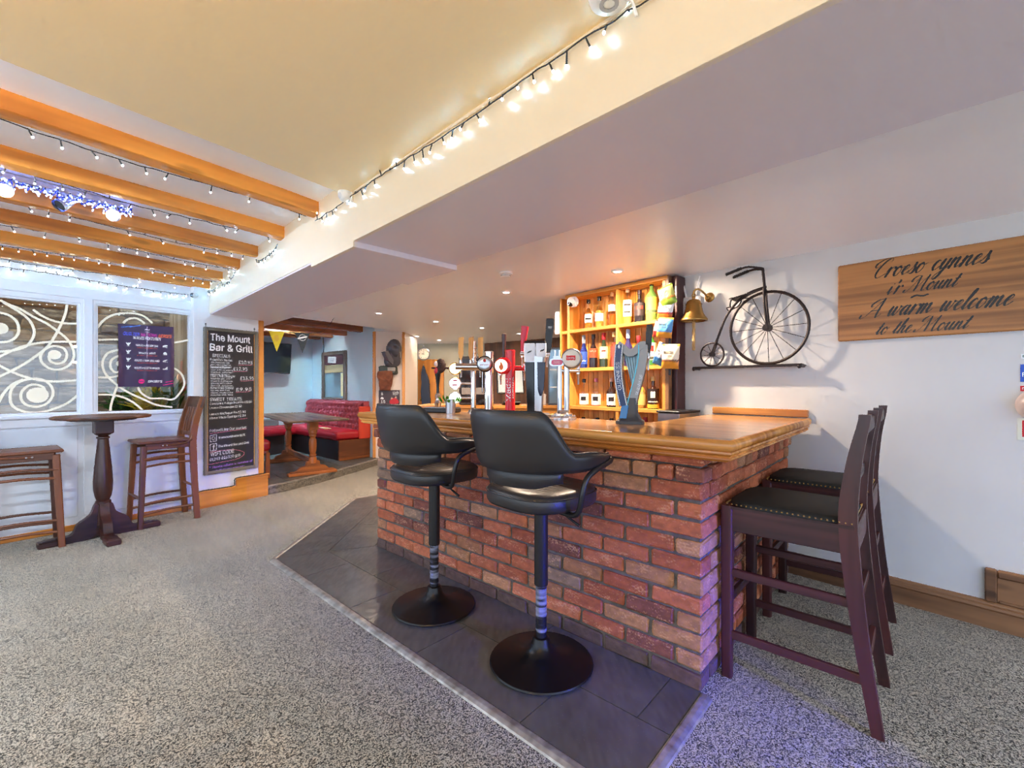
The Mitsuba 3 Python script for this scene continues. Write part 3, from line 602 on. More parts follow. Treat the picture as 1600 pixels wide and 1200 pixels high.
for k in range(22):
    a, l = random.uniform(0, 6.28), random.uniform(.03, .07)
    q = trimesh.Trimesh(np.array([[0, 0, .09], [.012, .006, .09+l*.6], [0, .0, .09+l], [-.012, .006, .09+l*.6]]), np.array([[0, 1, 2], [0, 2, 3]]), process=False)
    lv.append(mv(q, M=trimesh.transformations.rotation_matrix(a, [0, 0, 1]) @ trimesh.transformations.translation_matrix([.012, .02, 0]) @ trimesh.transformations.rotation_matrix(-.5, [1, 0, 0])))
p.add('foliage', cat(lv), leafm, None, 'small green leaves', kind='stuff')
thing('herb_pot', 'small steel pot of green leaves in front of the chrome fonts', 'plant pot', p, at(BAR, -1.97, .36, WT))
thing('beer_mat', 'small cream beer mat pile beside the twin pipe font', 'beer mat', P().add(None, cat(bx(-.03, .03, -.03, .03, 0, .02, .003)), paint(214, 186, 120)), at(BAR, -1.14, .56, WT, 20))

# ================================================================ seats at the bar
def shell_stool():
    p = P()
    p.add('base', lathe([(0, 0), (.222, 0), (.226, .004), (.222, .010), (.19, .016), (.13, .026), (.085, .040), (.055, .060), (.040, .085), (.036, .105), (.030, .11), (0, .11)], 56), B('base_black', pri(c(13, 13, 14), .24, spec=.3)), 40)
    p.add('piston', lathe([(.023, .10), (.023, .12)]+[(.0235+.0012*(k % 2), .12+.012*k) for k in range(19)]+[(.023, .36)], 24), B('taped_piston', pri(proc(lambda p, n, uv: mix(c(18, 18, 26), c(130, 132, 150), smoothstep(.42, .72, fbm(p.x*8+3, p.y*8, p.z*38, 3)+.9*(p.z-.25)))), .35)), 40, 'worn taped piston')
    p.add('sleeve', lathe([(.020, .335), (.029, .335), (.030, .34), (.030, .70), (0, .70)], 28), blk, 40, 'black sleeve')
    seat = []
    sec = []
    th = np.linspace(0, 2*PI, 64, endpoint=False)
    def plan(t, s):                                # rounded square seat
        n_ = 3.0; r = (np.abs(np.cos(t))**n_+np.abs(np.sin(t))**n_)**(-1/n_)
        return np.stack([.212*s*r*np.cos(t), .212*s*r*np.sin(t)], 1)
    prof = [(.0, .700), (.90, .700), (.97, .704), (1.0, .716), (1.01, .735), (1.0, .754), (.985, .758), (.97, .768), (.9, .778), (.7, .781), (.0, .781)]
    v = np.concatenate([np.column_stack([plan(th, max(s, .002)), np.full(64, z)]) for s, z in prof]); f = []
    for i in range(len(prof)-1):
        for j in range(64):
            q = (j+1) % 64; f += [[i*64+j, i*64+q, (i+1)*64+q], [i*64+j, (i+1)*64+q, (i+1)*64+j]]
    p.add('seat', trimesh.Trimesh(v, np.array(f), process=False), black_leather, 50)
    p.add('seat__piping', cat(tube(np.column_stack([plan(th, 1.004), np.full(64, .757)]), .0035, 6, closed=True)), black_leather, 40)
    for k in range(7): p.add('seat__pleat', mv(ell(0, 0, 0, .16-.006*abs(k-3), .013, .007, 2), 0, -.105+.035*k, .779), black_leather, 40)
    # wrapped back shell: angle from the back, centre line radius, thickness; the back is at -y
    def shell(zt, zb, r0, r1, thick, amax, name, nA=49, nZ=9):
        A = np.linspace(-amax, amax, nA); out = []
        for s in (0, 1):
            for a in A:
                q = abs(a)/amax; z1, z0 = zt(a), zb(a)
                for k in range(nZ):
                    t = k/(nZ-1); z = z0+(z1-z0)*t
                    edge = 1-(abs(2*t-1))**6
                    ea = 1-max(0, (q-.93)/.07)**2*.9
                    r = r0+(r1-r0)*(z-.80)/.3 + (.5 if s else -.5)*thick*(.25+.75*edge)*ea
                    px = math.sin(a)*r*1.02; py = -math.cos(a)*r
                    if py > 0: py *= 1.25
                    out.append([px, py, z])
        v = np.array(out); n1 = nA*nZ; f = []
        for s in (0, 1):
            for i in range(nA-1):
                for k in range(nZ-1):
                    q = s*n1+i*nZ+k; t1, t2 = [q, q+nZ, q+nZ+1], [q, q+nZ+1, q+1]
                    f += [t1, t2] if s else [t1[::-1], t2[::-1]]
        for i in range(nA-1):
            for k in (0, nZ-1):
                a, b = i*nZ+k, (i+1)*nZ+k; t1, t2 = [a, b, n1+b], [a, n1+b, n1+a]
                f += [t1, t2] if k == 0 else [t1[::-1], t2[::-1]]
        for i in (0, nA-1):
            for k in range(nZ-1):
                a, b = i*nZ+k, i*nZ+k+1; t1, t2 = [a, n1+a, n1+b], [a, n1+b, b]
                f += [t1, t2]
        return trimesh.Trimesh(v, np.array(f), process=False)
    def ss(a, b, x): t = min(max((x-a)/(b-a), 0), 1); return t*t*(3-2*t)
    zt = lambda a: 1.105-.165*ss(.72, 1.28, abs(a))-.022*ss(1.5, 2.1, abs(a))
    zb = lambda a: .868+.0*abs(a)+.035*ss(1.5, 2.1, abs(a))
    p.add('backrest', shell(zt, zb, .243, .296, .038, 2.12, 'b'), black_leather, 50, 'wraparound back and armrests')
    p.add('backrest__piping', tube([[math.sin(a)*(.243+.053*(zt(a)-.8)/.3)*1.02, -math.cos(a)*(.243+.053*(zt(a)-.8)/.3)*(1.25 if math.cos(a) < 0 else 1), zt(a)+.001] for a in np.linspace(-2.08, 2.08, 70)], .006, 6), black_leather, 40)
    p.add('lower_band', shell(lambda a: .872, lambda a: .802+.02*ss(.6, 1.1, abs(a)), .222, .240, .024, 1.16, 'l', 33, 5), black_leather, 50, 'lower back band')
    for s in (-1, 1):
        p.add('arm_tube', tube(spline([(s*.250, .165, .898), (s*.268, .12, .890), (s*.282, .02, .872), (s*.282, -.035, .845), (s*.278, -.055, .79), (s*.262, -.055, .725), (s*.225, -.045, .694), (s*.15, -.03, .688), (s*.04, 0, .688)], 6), .0115, 10), blk, 40)
    p.add('seat_plate', cyl((0, 0, .682), (0, 0, .702), .10, .11, 24), blk, 40)
    p.add('height_lever', tube([(.03, .0, .685), (.10, .02, .668), (.185, .035, .628)], [.004, .004, .006], 8), blk, 40)
    return p
sp = shell_stool()
for (a, b, r, lb) in ((.59, -.279, -6, 'black leather shell bar stool nearest the camera, in front of the brick bar'), (1.335, -.285, -6, 'black leather shell bar stool further from the camera, near the left end of the bar')):
    thing('bar_stool', lb, 'bar stool', sp, at(BAR, -a, b, .0155, r), 'black shell bar stools at the brick bar')
def high_chair():                                 # faces +y, origin between its feet
    p = P(); w = .185
    def post(s):
        q = spline([(-.262, 0), (-.225, .25), (-.195, .50), (-.180, .68), (-.180, .80), (-.198, .96), (-.222, 1.085), (-.226, 1.118)], 5); h = np.interp(q[:, 1], [0, .3, .62, .8, 1.1], [.018, .022, .028, .028, .017])
        pl = Polygon(list(np.stack([q[:, 0]-h, q[:, 1]], 1))+list(np.stack([q[:, 0]+h, q[:, 1]], 1)[::-1])).buffer(.006).buffer(-.006)
        return mv(side(extr(pl, .03)), s*w-.015, 0, 0)
    for s in (-1, 1):
        p.add('leg', loft([(0, .018, .020, s*(w-.003), .232), (.3, .020, .022, s*(w-.003), .232), (.72, .022, .024, s*(w-.003), .230)]), w_mahog, 40)
        p.add('back_post', post(s), w_mahog, 30)
        p.add('seat_rail', bx(s*w-.012, s*w+.012, -.20, .235, .615, .712, .003), w_mahog)
        p.add('stretcher', bx(s*w-.010, s*w+.010, -.225, .225, .165, .198, .003), w_mahog)
        p.add('stretcher', bx(s*w-.010, s*w+.010, -.205, .225, .425, .458, .003), w_mahog)
    p.add('seat_rail', cat(bx(-w, w, .212, .236, .615, .712, .003)), w_mahog).add('seat_rail', bx(-w, w, -.205, -.18, .615, .712, .003), w_mahog)
    p.add('stretcher', bx(-w, w, .222, .242, .30, .335, .003), w_mahog).add('stretcher', bx(-w, w, -.236, -.216, .20, .235, .003), w_mahog).add('stretcher', bx(-w, w, -.214, -.196, .43, .46, .003), w_mahog)
    for z in (.86, .98): p.add('back_slat', bx(-w, w, -.20-.06*(z-.86), -.182-.06*(z-.86), z, z+.05, .004), w_mahog)
    p.add('top_rail', bx(-w, w, -.232, -.206, 1.045, 1.105, .006), w_mahog)
    pad = loft([(.708, w+.012, .213, 0, .022), (.718, w+.018, .218, 0, .022), (.735, w+.016, .216, 0, .022), (.75, w-.01, .19, 0, .022), (.756, w-.08, .12, 0, .022)])
    q = Polygon([(-w-.018, -.196), (w+.018, -.196), (w+.018, .24), (-w-.018, .24)])
    p.add('seat_board', mv(extr(q, .012), 0, 0, .708), w_mahog)
    v = np.array(q.buffer(-.004).exterior.coords)
    p.add('seat_pad', cat(loft([(.719, w+.013, .214, 0, .022), (.734, w+.013, .214, 0, .022), (.744, w-.004, .197, 0, .022), (.750, w-.06, .14, 0, .022), (.752, .02, .02, 0, .022)])), B('matt_black_leather', pri(c(30, 32, 30), .6, spec=.3)), 60, 'black leather seat pad')
    L_ = q.buffer(-.006).exterior; st = [L_.interpolate(t, True) for t in np.linspace(0, 1, 90, endpoint=False)]
    p.add('seat_pad__stud_trim', cat([ell(a.x*1.002, a.y, .728, .004, .004, .004, 1) for a in st]), brass, None, 'row of brass studs', kind='stuff')
    return p
hc = high_chair()
for b, lb in ((.375, 'mahogany high chair with studded black seat at the right bar end, nearest the camera'), (1.04, 'dark mahogany high chair with studded black seat behind the nearest one, closer to the wall')):
    thing('high_chair', lb, 'chair', hc, at(BAR, .268, b, 0, 90), 'mahogany high chairs at the right end of the bar')

# ================================================================ bottle shelves on the right wall
p = P()
SX0, SX1, DV = -2.80, -1.80, -2.246
p.add('back_board', bx(SX0, SX1, -.022, -.004, .0, 2.05, .001), w_shelf, grain=2)
slats = []
for k in range(17): p.add('back_strip', bx(SX0+.03+k*.056, SX0+.082+k*.056, -.030, -.022, .55, 2.03, .002), w_shelf, grain=2)
p.add('side_panel', bx(SX0, SX0+.03, -.17, -.004, .0, 2.05, .002), w_shelf).add('side_panel', bx(SX1-.03, SX1, -.17, -.004, .0, 2.05, .002), w_shelf)
p.add('divider', bx(DV-.014, DV+.014, -.168, -.03, .55, 2.03, .002), w_shelf)
p.add('top_board', bx(SX0-.02, SX1+.02, -.18, -.004, 2.03, 2.062, .003), w_shelf)
for z in (1.708, 1.352, 1.008, .60): p.add('shelf', bx(SX0+.03, SX1-.03, -.172, -.03, z, z+.03, .002), w_shelf)
for z in (1.708, 1.352, 1.008): p.add('outer_shelf', bx(SX0-.10, SX0, -.15, -.004, z, z+.028, .002), w_shelf)
p.add('outer_side', bx(SX0-.11, SX0-.09, -.15, -.004, .6, 2.05, .002), w_shelf)
p.add('corner_post', bx(SX1+.004, SX1+.072, -.13, -.004, 0, 2.06, .003), w_mahog, None, 'dark stained corner post').add('corner_post', bx(SX1+.0, SX1+.03, -.178, -.131, 1.0, 2.06, .003), w_skirt)
thing('bottle_shelves', 'honey oak open shelves full of spirit bottles on the right wall', 'shelves', p, RW)
def bottle(h, r, neck=.014, sh=.30, fill=.7, glass_c=None, liq=(190, 110, 40), cap=(20, 20, 22), lab=(240, 232, 214), lz=(.14, .48), square=False, mark=None, cap_h=.13, foil=False, word=None, wcol=(40, 34, 34)):
    n = 4 if square else 20
    zb = h*(1-sh-.18)
    pr = [(0, 0), (r*.9, 0), (r, .006), (r, zb), (r*.94, zb+h*.03), (r*.7, zb+h*.085), (neck*1.35, zb+h*.14), (neck, zb+h*.2), (neck, h*.98), (neck*1.1, h*.982), (neck*1.1, h), (0, h)]
    q = P()
    opaque = glass_c is not None
    q.add('glass', lathe(pr, 24), B('glass_%d_%d_%d' % glass_c, pri(c(*glass_c), .08, spec=.8)) if opaque else bottle_glass, 40)
    if not opaque:
        zf = h*fill; li = [(0, .005), (r*.9, .005), (r*.92, .012)]+[(min(rr, r)*.92, z) for rr, z in pr[3:9] if z < zf]
        rr = np.interp(zf, [z for _, z in pr[2:9]], [a for a, _ in pr[2:9]])*.92
        q.add('liquid', lathe(li+[(rr, zf), (0, zf)], 20), B('liquid_%d_%d_%d' % liq, pri(c(*liq), .12, spec=.7)), 40)
    q.add('cap', lathe([(0, h*(1-cap_h)), (neck*1.22, h*(1-cap_h)), (neck*1.26, h*.99), (neck*1.1, h*1.004), (0, h*1.004)], 16), paint(*cap, .3), 40)
    if foil: q.add('neck_foil', lathe([(neck*1.05, h*.80), (neck*1.12, h*.80), (neck*1.12, h*.885), (neck*1.05, h*.885)], 16), paint(*foil, .35), 40)
    if lab:
        a = np.linspace(-PI*1.02, .02, 15); z0, z1 = h*lz[0], h*lz[1]
        v = np.array([[math.cos(t)*(r+.0012), math.sin(t)*(r+.0012), z] for t in a for z in (z0, z1)])
        f = np.array([[2*i, 2*i+2, 2*i+3] for i in range(14)]+[[2*i, 2*i+3, 2*i+1] for i in range(14)])
        q.add('label', trimesh.Trimesh(v, f, process=False), paint(*lab, .55), True)
        if mark:
            for (m0, m1, mc, ang) in mark:
                a2 = np.linspace(-PI/2-ang, -PI/2+ang, 9); v = np.array([[math.cos(t)*(r+.0022), math.sin(t)*(r+.0022), z] for t in a2 for z in (h*m0, h*m1)])
                f = np.array([[2*i, 2*i+2, 2*i+3] for i in range(8)]+[[2*i, 2*i+3, 2*i+1] for i in range(8)])
                q.add('label__print', trimesh.Trimesh(v, f, process=False), paint(*mc, .5), True)
        if word:
            g = txt(word, h*.045); v = g.vertices; w_ = v[:, 0].max(); an = (v[:, 0]-w_/2)/(r+.003)
            v2 = np.stack([np.sin(an)*(r+.0026), -np.cos(an)*(r+.0026), z0+(z1-z0)*.62+v[:, 1]], 1); g = g.copy(); g.vertices = v2
            q.add('label__lettering', g, paint(*wcol, .5))
    return q
def fl(col, m0=.3, m1=.38, ang=.8): return [(m0, m1, col, ang)]
TOP, MID, LOW, BOT = 1.738, 1.382, 1.038, .63
BOT_GROUP = None
bl = [  # s, shelf, bottle spec, label
 (2.606, TOP, dict(h=.265, r=.034, liq=(206, 120, 36), lab=(226, 224, 216), lz=(.2, .5), mark=fl((40, 40, 44), .3, .36)), 'amber whisky bottle with black cap, first from the left on the top shelf'),
 (2.485, TOP, dict(h=.275, r=.036, liq=(222, 156, 70), lab=(240, 236, 224), lz=(.2, .46)), 'amber bottle with cream label, second from the left on the top shelf'),
 (2.345, TOP, dict(h=.295, r=.034, liq=(196, 84, 26), fill=.34, lab=(236, 226, 212), lz=(.42, .62), cap=(196, 150, 96)), 'copper coloured bottle with tan stopper, left of the divider on the top shelf'),
 (2.190, TOP, dict(h=.305, r=.036, liq=(226, 170, 72), lab=(244, 236, 204), lz=(.2, .66), mark=[(.3, .34, (60, 50, 40), .7), (.5, .54, (60, 50, 40), .7)], cap=(214, 190, 150)), 'tall pale golden bottle right of the divider on the top shelf'),
 (2.075, TOP, dict(h=.265, r=.044, glass_c=(34, 30, 34), lab=(52, 40, 42), lz=(.2, .6), mark=fl((150, 50, 40), .4, .5, .7), cap=(60, 40, 46)), 'dark wide bottle with dark red label on the top shelf'),
 (1.963, TOP, dict(h=.325, r=.046, glass_c=(96, 140, 70), lab=(214, 196, 78), lz=(.18, .58), mark=fl((70, 90, 50), .2, .26, .9), cap=(24, 24, 24), sh=.22), 'large green gin bottle with yellow label on the top shelf'),
 (1.858, TOP, dict(h=.315, r=.030, liq=(214, 160, 90), lab=(236, 230, 220), lz=(.15, .4)), 'slim amber bottle at the right end of the top shelf behind the crisps'),
 (2.661, MID, dict(h=.30, r=.033, glass_c=(26, 44, 120), lab=(54, 92, 190), lz=(.12, .5), mark=fl((220, 224, 236), .2, .24), cap=(150, 160, 170), cap_h=.24), 'deep blue bottle first from the left on the middle shelf'),
 (2.55, MID, dict(h=.30, r=.036, glass_c=(30, 18, 20), lab=(226, 72, 40), lz=(.3, .58), word='SAILOR', wcol=(250, 230, 200), cap=(34, 28, 28)), 'dark rum bottle with orange red label on the middle shelf'),
 (2.436, MID, dict(h=.305, r=.035, glass_c=(40, 54, 34), lab=(232, 220, 166), lz=(.25, .6), mark=fl((120, 40, 34), .45, .49, .5), cap=(184, 30, 36), cap_h=.2), 'green whiskey bottle with cream label and red cap on the middle shelf'),
 (2.325, MID, dict(h=.30, r=.032, liq=(176, 62, 30), lab=(190, 60, 50), lz=(.3, .6), cap=(214, 190, 130)), 'reddish bottle just left of the divider on the middle shelf'),
 (2.185, MID, dict(h=.31, r=.037, glass_c=(44, 40, 84), lab=(70, 62, 120), lz=(.15, .45), cap=(150, 190, 230), cap_h=.24), 'violet blue bottle with pale blue cap on the middle shelf'),
 (2.085, MID, dict(h=.25, r=.036, glass_c=(110, 30, 34), lab=(210, 180, 150), lz=(.2, .5), cap=(170, 40, 44)), 'small dark red bottle behind the harp font on the middle shelf'),
 (1.967, MID, dict(h=.315, r=.040, glass_c=(52, 120, 46), lab=(236, 236, 226), lz=(.14, .58), mark=[(.36, .50, (206, 46, 40), .42), (.16, .22, (60, 70, 60), .8)], cap=(70, 100, 70), cap_h=.2, foil=(226, 230, 220)), 'green vermouth bottle with white label and red disc on the middle shelf'),
 (2.83, LOW, dict(h=.235, r=.032, glass_c=(116, 134, 112), lab=None, cap=(130, 140, 130)), 'plain grey green bottle outside the left end of the shelves'),
 (2.658, LOW, dict(h=.245, r=.042, liq=(220, 196, 150), fill=.3, lab=(240, 232, 216), lz=(.06, .46), mark=fl((30, 28, 30), .2, .34, .55), cap=(30, 28, 28)), 'clear cream labelled bottle with black cap, leftmost on the lowest shelf in view'),
 (2.519, LOW, dict(h=.25, r=.042, liq=(226, 170, 160), fill=.3, lab=(242, 230, 216), lz=(.06, .44), mark=fl((40, 34, 36), .2, .34, .55), cap=(206, 110, 126)), 'clear bottle with pink stopper on the lowest shelf in view'),
 (2.352, LOW, dict(h=.25, r=.042, glass_c=(40, 26, 24), lab=(242, 230, 216), lz=(.06, .46), mark=fl((40, 34, 36), .2, .34, .55), cap=(190, 160, 150)), 'dark bottle with cream label, left of the divider on the lowest shelf in view'),
 (2.055, LOW, dict(h=.25, r=.036, liq=(226, 170, 80), lab=(232, 196, 110), lz=(.1, .45), cap=(60, 44, 36)), 'golden bottle partly behind the harp font on the lowest shelf in view'),
 (1.950, LOW, dict(h=.255, r=.045, glass_c=(54, 28, 20), lab=(40, 26, 24), lz=(.2, .62), mark=[(.34, .54, (240, 234, 220), .4), (.2, .24, (230, 220, 200), .9), (.02, .14, (226, 176, 60), 1.2)], cap=(206, 176, 110)), 'dark rum bottle with white emblem at the right of the lowest shelf in view'),
 (2.666, BOT, dict(h=.30, r=.036, glass_c=(30, 30, 34), lab=(220, 210, 190)), 'leftmost of the black bottle caps that peep over the worktop'),
 (2.505, BOT, dict(h=.305, r=.036, glass_c=(34, 30, 28), lab=(220, 210, 190)), 'second from the left of the black bottle caps peeping over the worktop'),
 (2.353, BOT, dict(h=.307, r=.036, glass_c=(30, 34, 30), lab=(220, 210, 190)), 'third from the left of the black bottle caps peeping over the worktop'),
 (2.019, BOT, dict(h=.335, r=.036, glass_c=(80, 24, 28), lab=(220, 210, 190), cap=(150, 30, 36)), 'red capped bottle on the bottom shelf just right of the harp font'),
 (1.885, BOT, dict(h=.34, r=.036, glass_c=(70, 30, 24), lab=(220, 210, 190), cap=(120, 50, 40)), 'brown capped bottle at the right end of the bottom shelf'),
]
for s, z, spec, lb in bl: thing('bottle', lb, 'bottle', bottle(**spec), at(RW, -s, -.098 if s < 2.8 else -.08, z+.0005, random.uniform(-8, 8)+30), 'spirit bottles on the shelves')
# crisp bags on a clip strip
def bag(w, h, t=.062):
    n = 13; v, f = [], []
    for s in (-1, 1):
        for i in range(n):
            for j in range(n):
                x, z = i/(n-1)*2-1, j/(n-1)*2-1
                b = (1-abs(x)**4)*(1-abs(z)**2.5)
                cr = .004*math.sin(9*x+3*s)*math.sin(7*z+s)*(1-abs(z))
                v.append([x*w/2*(1-.06*(1-z*z)*0+.03*abs(z)**3), s*(t*b*.5+.0006)+cr*b, z*h/2+(.002 if (i % 2) and abs(z) == 1 else 0)])
    for s in (0, 1):
        for i in range(n-1):
            for j in range(n-1):
                a = s*n*n+i*n+j; q = [[a, a+n, a+n+1], [a, a+n+1, a+1]]; f += q if not s else [t_[::-1] for t_ in q]
    return trimesh.Trimesh(np.array(v), np.array(f), process=False)
def zone(m, z0, z1, off=.0012):                   # the printed band of a bag: its front faces between two heights
    ct = m.triangles_center; k = (ct[:, 1] < 0) & (ct[:, 2] > z0) & (ct[:, 2] < z1)
    q = trimesh.Trimesh(m.vertices-[0, off, 0], m.faces[k], process=False); q.remove_unreferenced_vertices(); return q
thing('clip_strip', 'thin dark clip strip that carries the crisp packets', 'clip strip', P().add(None, cat(bx(-.008, .008, -.004, .002, 1.30, 2.0, .001), *[bx(-.012, .012, -.02, 0, z, z+.012, .001) for z in (1.95, 1.78, 1.62, 1.45)], cyl((0, 0, 1.99), (0, .15, 1.99), .004)), blk, 30), at(RW, -1.755, -.19, 0))
bags = [(1.735, 1.885, .125, .15, -16, (120, 150, 50), (214, 216, 120), (206, 120, 50), 'CRISPS', 'green crisp packet tilted at the top of the clip strip'),
        (1.757, 1.785, .125, .13, 10, (206, 110, 40), (238, 236, 230), (190, 50, 50), 'CRISPS', 'orange and white crisp packet second from the top of the clip strip'),
        (1.815, 1.650, .09, .13, 14, (190, 60, 50), (240, 220, 190), (200, 50, 46), 'CRISPS', 'red and cream crisp packet left of the blue one on the clip strip'),
        (1.745, 1.650, .125, .15, 8, (222, 150, 50), (84, 150, 204), (60, 120, 190), 'SEA SALT', 'blue topped orange crisp packet in the middle of the clip strip'),
        (1.805, 1.460, .085, .17, 22, (74, 140, 190), (226, 234, 240), (60, 110, 170), 'SALT', 'light blue crisp packet tilted at the lower left of the clip strip'),
        (1.700, 1.435, .135, .18, 4, (226, 150, 48), (240, 226, 196), (120, 70, 40), 'BRITISH', 'cream and orange crisp packet at the bottom of the clip strip')]
for i, (s, z, w, h, rl, c1, c2, c3, wd, lb) in enumerate(bags):
    m = bag(w, h); q = P().add('packet', m, B('foil_%d' % i, pri(c(*c1), .28, spec=.7)), 50)
    q.add('packet__printed_panel', zone(m, -.02*h/.15, .42*h), paint(*c2, .35), 50).add('packet__printed_band', zone(m, -.2*h, -.02*h/.15), paint(*c3, .35), 50)
    y = -.0335
    q.add('packet__lettering', cat(wall_txt(wd, 0, h*.10, h*.11, y, width=w*.55, centre=True, bold=True), wall_txt('CRISPS' if wd != 'CRISPS' else 'FULL', 0, h*-.04, h*.09, y, width=w*.42, centre=True)), paint(54, 46, 40, .5))
    thing('crisp_packet', lb, 'crisps', q, at(RW, -s, -.235-.012*(i % 2)-(.03 if i in (3, 5, 0) else 0), z, 0, 0, rl), 'crisp packets on the clip strip')
p = P().add('base', lathe([(0, 0), (.045, 0), (.05, .012), (.048, .03), (0, .03)], 28), wht, 40).add('dome', ell(0, 0, .045, .044, .044, .04, 3), wht, 40).add('eye', ell(.0, -.022, .062, .026, .026, .026, 3), blkg, 40).add('lens_ring', lathe([(.010, 0), (.014, 0), (.014, .004), (.010, .004)], 20, (0, -.022, .087)), steel, 40)
thing('dome_camera', 'white dome security camera fixed at the top left of the bottle shelves', 'camera', p, at(RW, -2.70, -.176, 1.985, 0, 90))
p = P().add('body', loft([(0, .028, .03, 0, 0), (.02, .034, .034, 0, 0), (.2, .034, .034, 0, 0), (.22, .028, .03, 0, 0)]), wht, 40, emit=glow(255, 226, 180, 1.6)).add('bracket', bx(-.02, .02, .02, .05, .06, .16, .002), wht)
thing('wall_lamp', 'small frosted lamp on the left end of the bottle shelves', 'lamp', p, at(RW, -2.975, -.09, 1.72))
# steel ice well behind the bar
p = P().add('body', bx(-1.72, -1.555, -.42, -.13, .0, 1.03, .004), steel).add('lid', bx(-1.725, -1.55, -.43, -.12, 1.03, 1.045, .004), blk).add('handle', tube([(-1.69, -.425, .95), (-1.69, -.45, .95), (-1.59, -.45, .95), (-1.59, -.425, .95)], .006, 8), chrome, 40)
thing('ice_cabinet', 'stainless steel bar cabinet with a black lid between the shelves and the worktop', 'bar cabinet', p, RW)

# ================================================================ things on the right wall
# router, bell, high wheel bicycle, wooden sign, notices
p = P().add('body', bx(-.075, .075, -.035, -.002, -.16, .0, .008), wht).add('face', bx(-.06, .06, -.038, -.034, -.14, -.03, .002), paint(216, 214, 220, .4))
for s in (-1, 1): p.add('antenna', tube([(s*.035, -.02, -.005), (s*.07, -.02, .15)], [.007, .005], 8), wht, 40)
for z in (-.05, -.08, -.11): p.add('vent', bx(-.04, .04, -.0395, -.0375, z, z+.006, .001), paint(180, 180, 186, .5))
thing('wifi_router', 'white wireless router with two antennas on the wall behind the bell', 'router', p, at(RW, -1.675, 0, 1.90))
BX, BY, BZ = -1.60, -.125, 1.705
p = P()
p.add('bell', lathe([(.082, -.008), (.094, -.006), (.096, .002), (.090, .012), (.078, .030), (.066, .055), (.058, .085), (.053, .115), (.046, .138), (.030, .150), (.012, .154), (0, .154)], 40, (BX, BY, BZ)), brass, 50)
for z in (.014, .02, .115): p.add('bell__ring', lathe([(.06, 0), (.091-.38*z if z < .1 else .0555, 0), (.091-.38*z if z < .1 else .0555, .003), (.06, .003)], 40, (BX, BY, BZ+z)), brass, 40)
p.add('crown', cat(ell(BX, BY, BZ+.163, .012, .012, .014), tube([(BX+.012*math.cos(a), BY, BZ+.182+.012*math.sin(a)) for a in np.linspace(0, 2*PI, 14)], .004, 6)), brass, 40)
p.add('bracket_arm', tube(spline([(BX, BY, BZ+.185), (BX+.005, BY, BZ+.215), (BX+.03, BY+.01, BZ+.225), (BX+.055, BY+.04, BZ+.20), (BX+.06, BY+.08, BZ+.178), (BX+.06, -.012, BZ+.175)], 5), .007, 8), brass, 40)
p.add('bracket_arm__wall_plate', mv(lathe([(0, 0), (.036, 0), (.034, .006), (.02, .012), (.014, .03), (0, .031)], 24), M=trimesh.transformations.translation_matrix([BX+.06, -.001, BZ+.175]) @ trimesh.transformations.rotation_matrix(PI/2, [1, 0, 0])), brass, 40)
p.add('bell__clapper', cat(cyl((BX, BY, BZ+.12), (BX, BY, BZ-.005), .004), ell(BX, BY, BZ-.002, .011, .011, .013)), brass, 40)
rope = [[(BX+.007*math.cos(t*9+k*2.1), BY+.007*math.sin(t*9+k*2.1), BZ-.012-t*.2) for t in np.linspace(0, 1, 40)] for k in range(3)]
p.add('rope', cat(*[tube(r_, .0055, 6) for r_ in rope], ell(BX, BY, BZ-.212, .012, .012, .012)), B('straw_rope', pri(c(196, 160, 104), .8)), 40, 'plaited straw bell rope')
thing('brass_bell', 'brass ship bell with a plaited rope on a wall bracket', 'bell', p, RW)
HX, HZ, HR, SXx, SZ, SR, YY = -1.117, 1.606, .238, -1.487, 1.448, .084, -.075
def ring(x, z, r, t, n=72): return tube([(x+r*math.cos(a), YY, z+r*math.sin(a)) for a in np.linspace(0, 2*PI, n, endpoint=False)], t, 8, closed=True)
w_ = P()
def circ_shape(): pass
p = P()
p.add('front_wheel', ring(HX, HZ, HR, .0095), iron, 40, 'large front wheel rim')
for k in range(16):
    a = k*PI/8+.03; p.add('front_wheel__spoke', cyl((HX+.02*math.cos(a), YY, HZ+.02*math.sin(a)), (HX+HR*math.cos(a), YY, HZ+HR*math.sin(a)), .0021, n=6), iron)
p.add('front_wheel__hub', cat(cyl((HX, YY-.026, HZ), (HX, YY+.026, HZ), .024, n=20), cyl((HX, YY-.03, HZ), (HX, YY+.03, HZ), .012, n=12)), iron, 40)
p.add('rear_wheel', ring(SXx, SZ, SR, .0062, 48), iron, 40)
for k in range(10):
    a = k*PI/5+.1; p.add('rear_wheel__spoke', cyl((SXx+.015*math.cos(a), YY, SZ+.015*math.sin(a)), (SXx+SR*math.cos(a), YY, SZ+SR*math.sin(a)), .002, n=6), iron)
p.add('rear_wheel__hub', cyl((SXx, YY-.016, SZ), (SXx, YY+.016, SZ), .017, n=16), iron, 40)
for s in (-1, 1):
    p.add('front_fork', tube([(HX+.004, YY+s*.022, HZ), (HX-.012, YY+s*.022, HZ+.15), (HX-.018, YY+s*.018, HZ+.262)], .0075, 8), iron, 40)
    p.add('rear_fork', tube([(SXx, YY+s*.014, SZ), (SXx+.022, YY+s*.014, SZ+.06), (SXx+.035, YY+s*.008, SZ+.10)], .006, 8), iron, 40)
p.add('backbone', tube(spline([(SXx+.034, YY, SZ+.095), (SXx+.062, YY, SZ+.17), (SXx+.10, YY, SZ+.26), (SXx+.165, YY, SZ+.345), (SXx+.25, YY, SZ+.405), (HX-.02, YY, HZ+.272)], 8), .0085, 8), iron, 40)
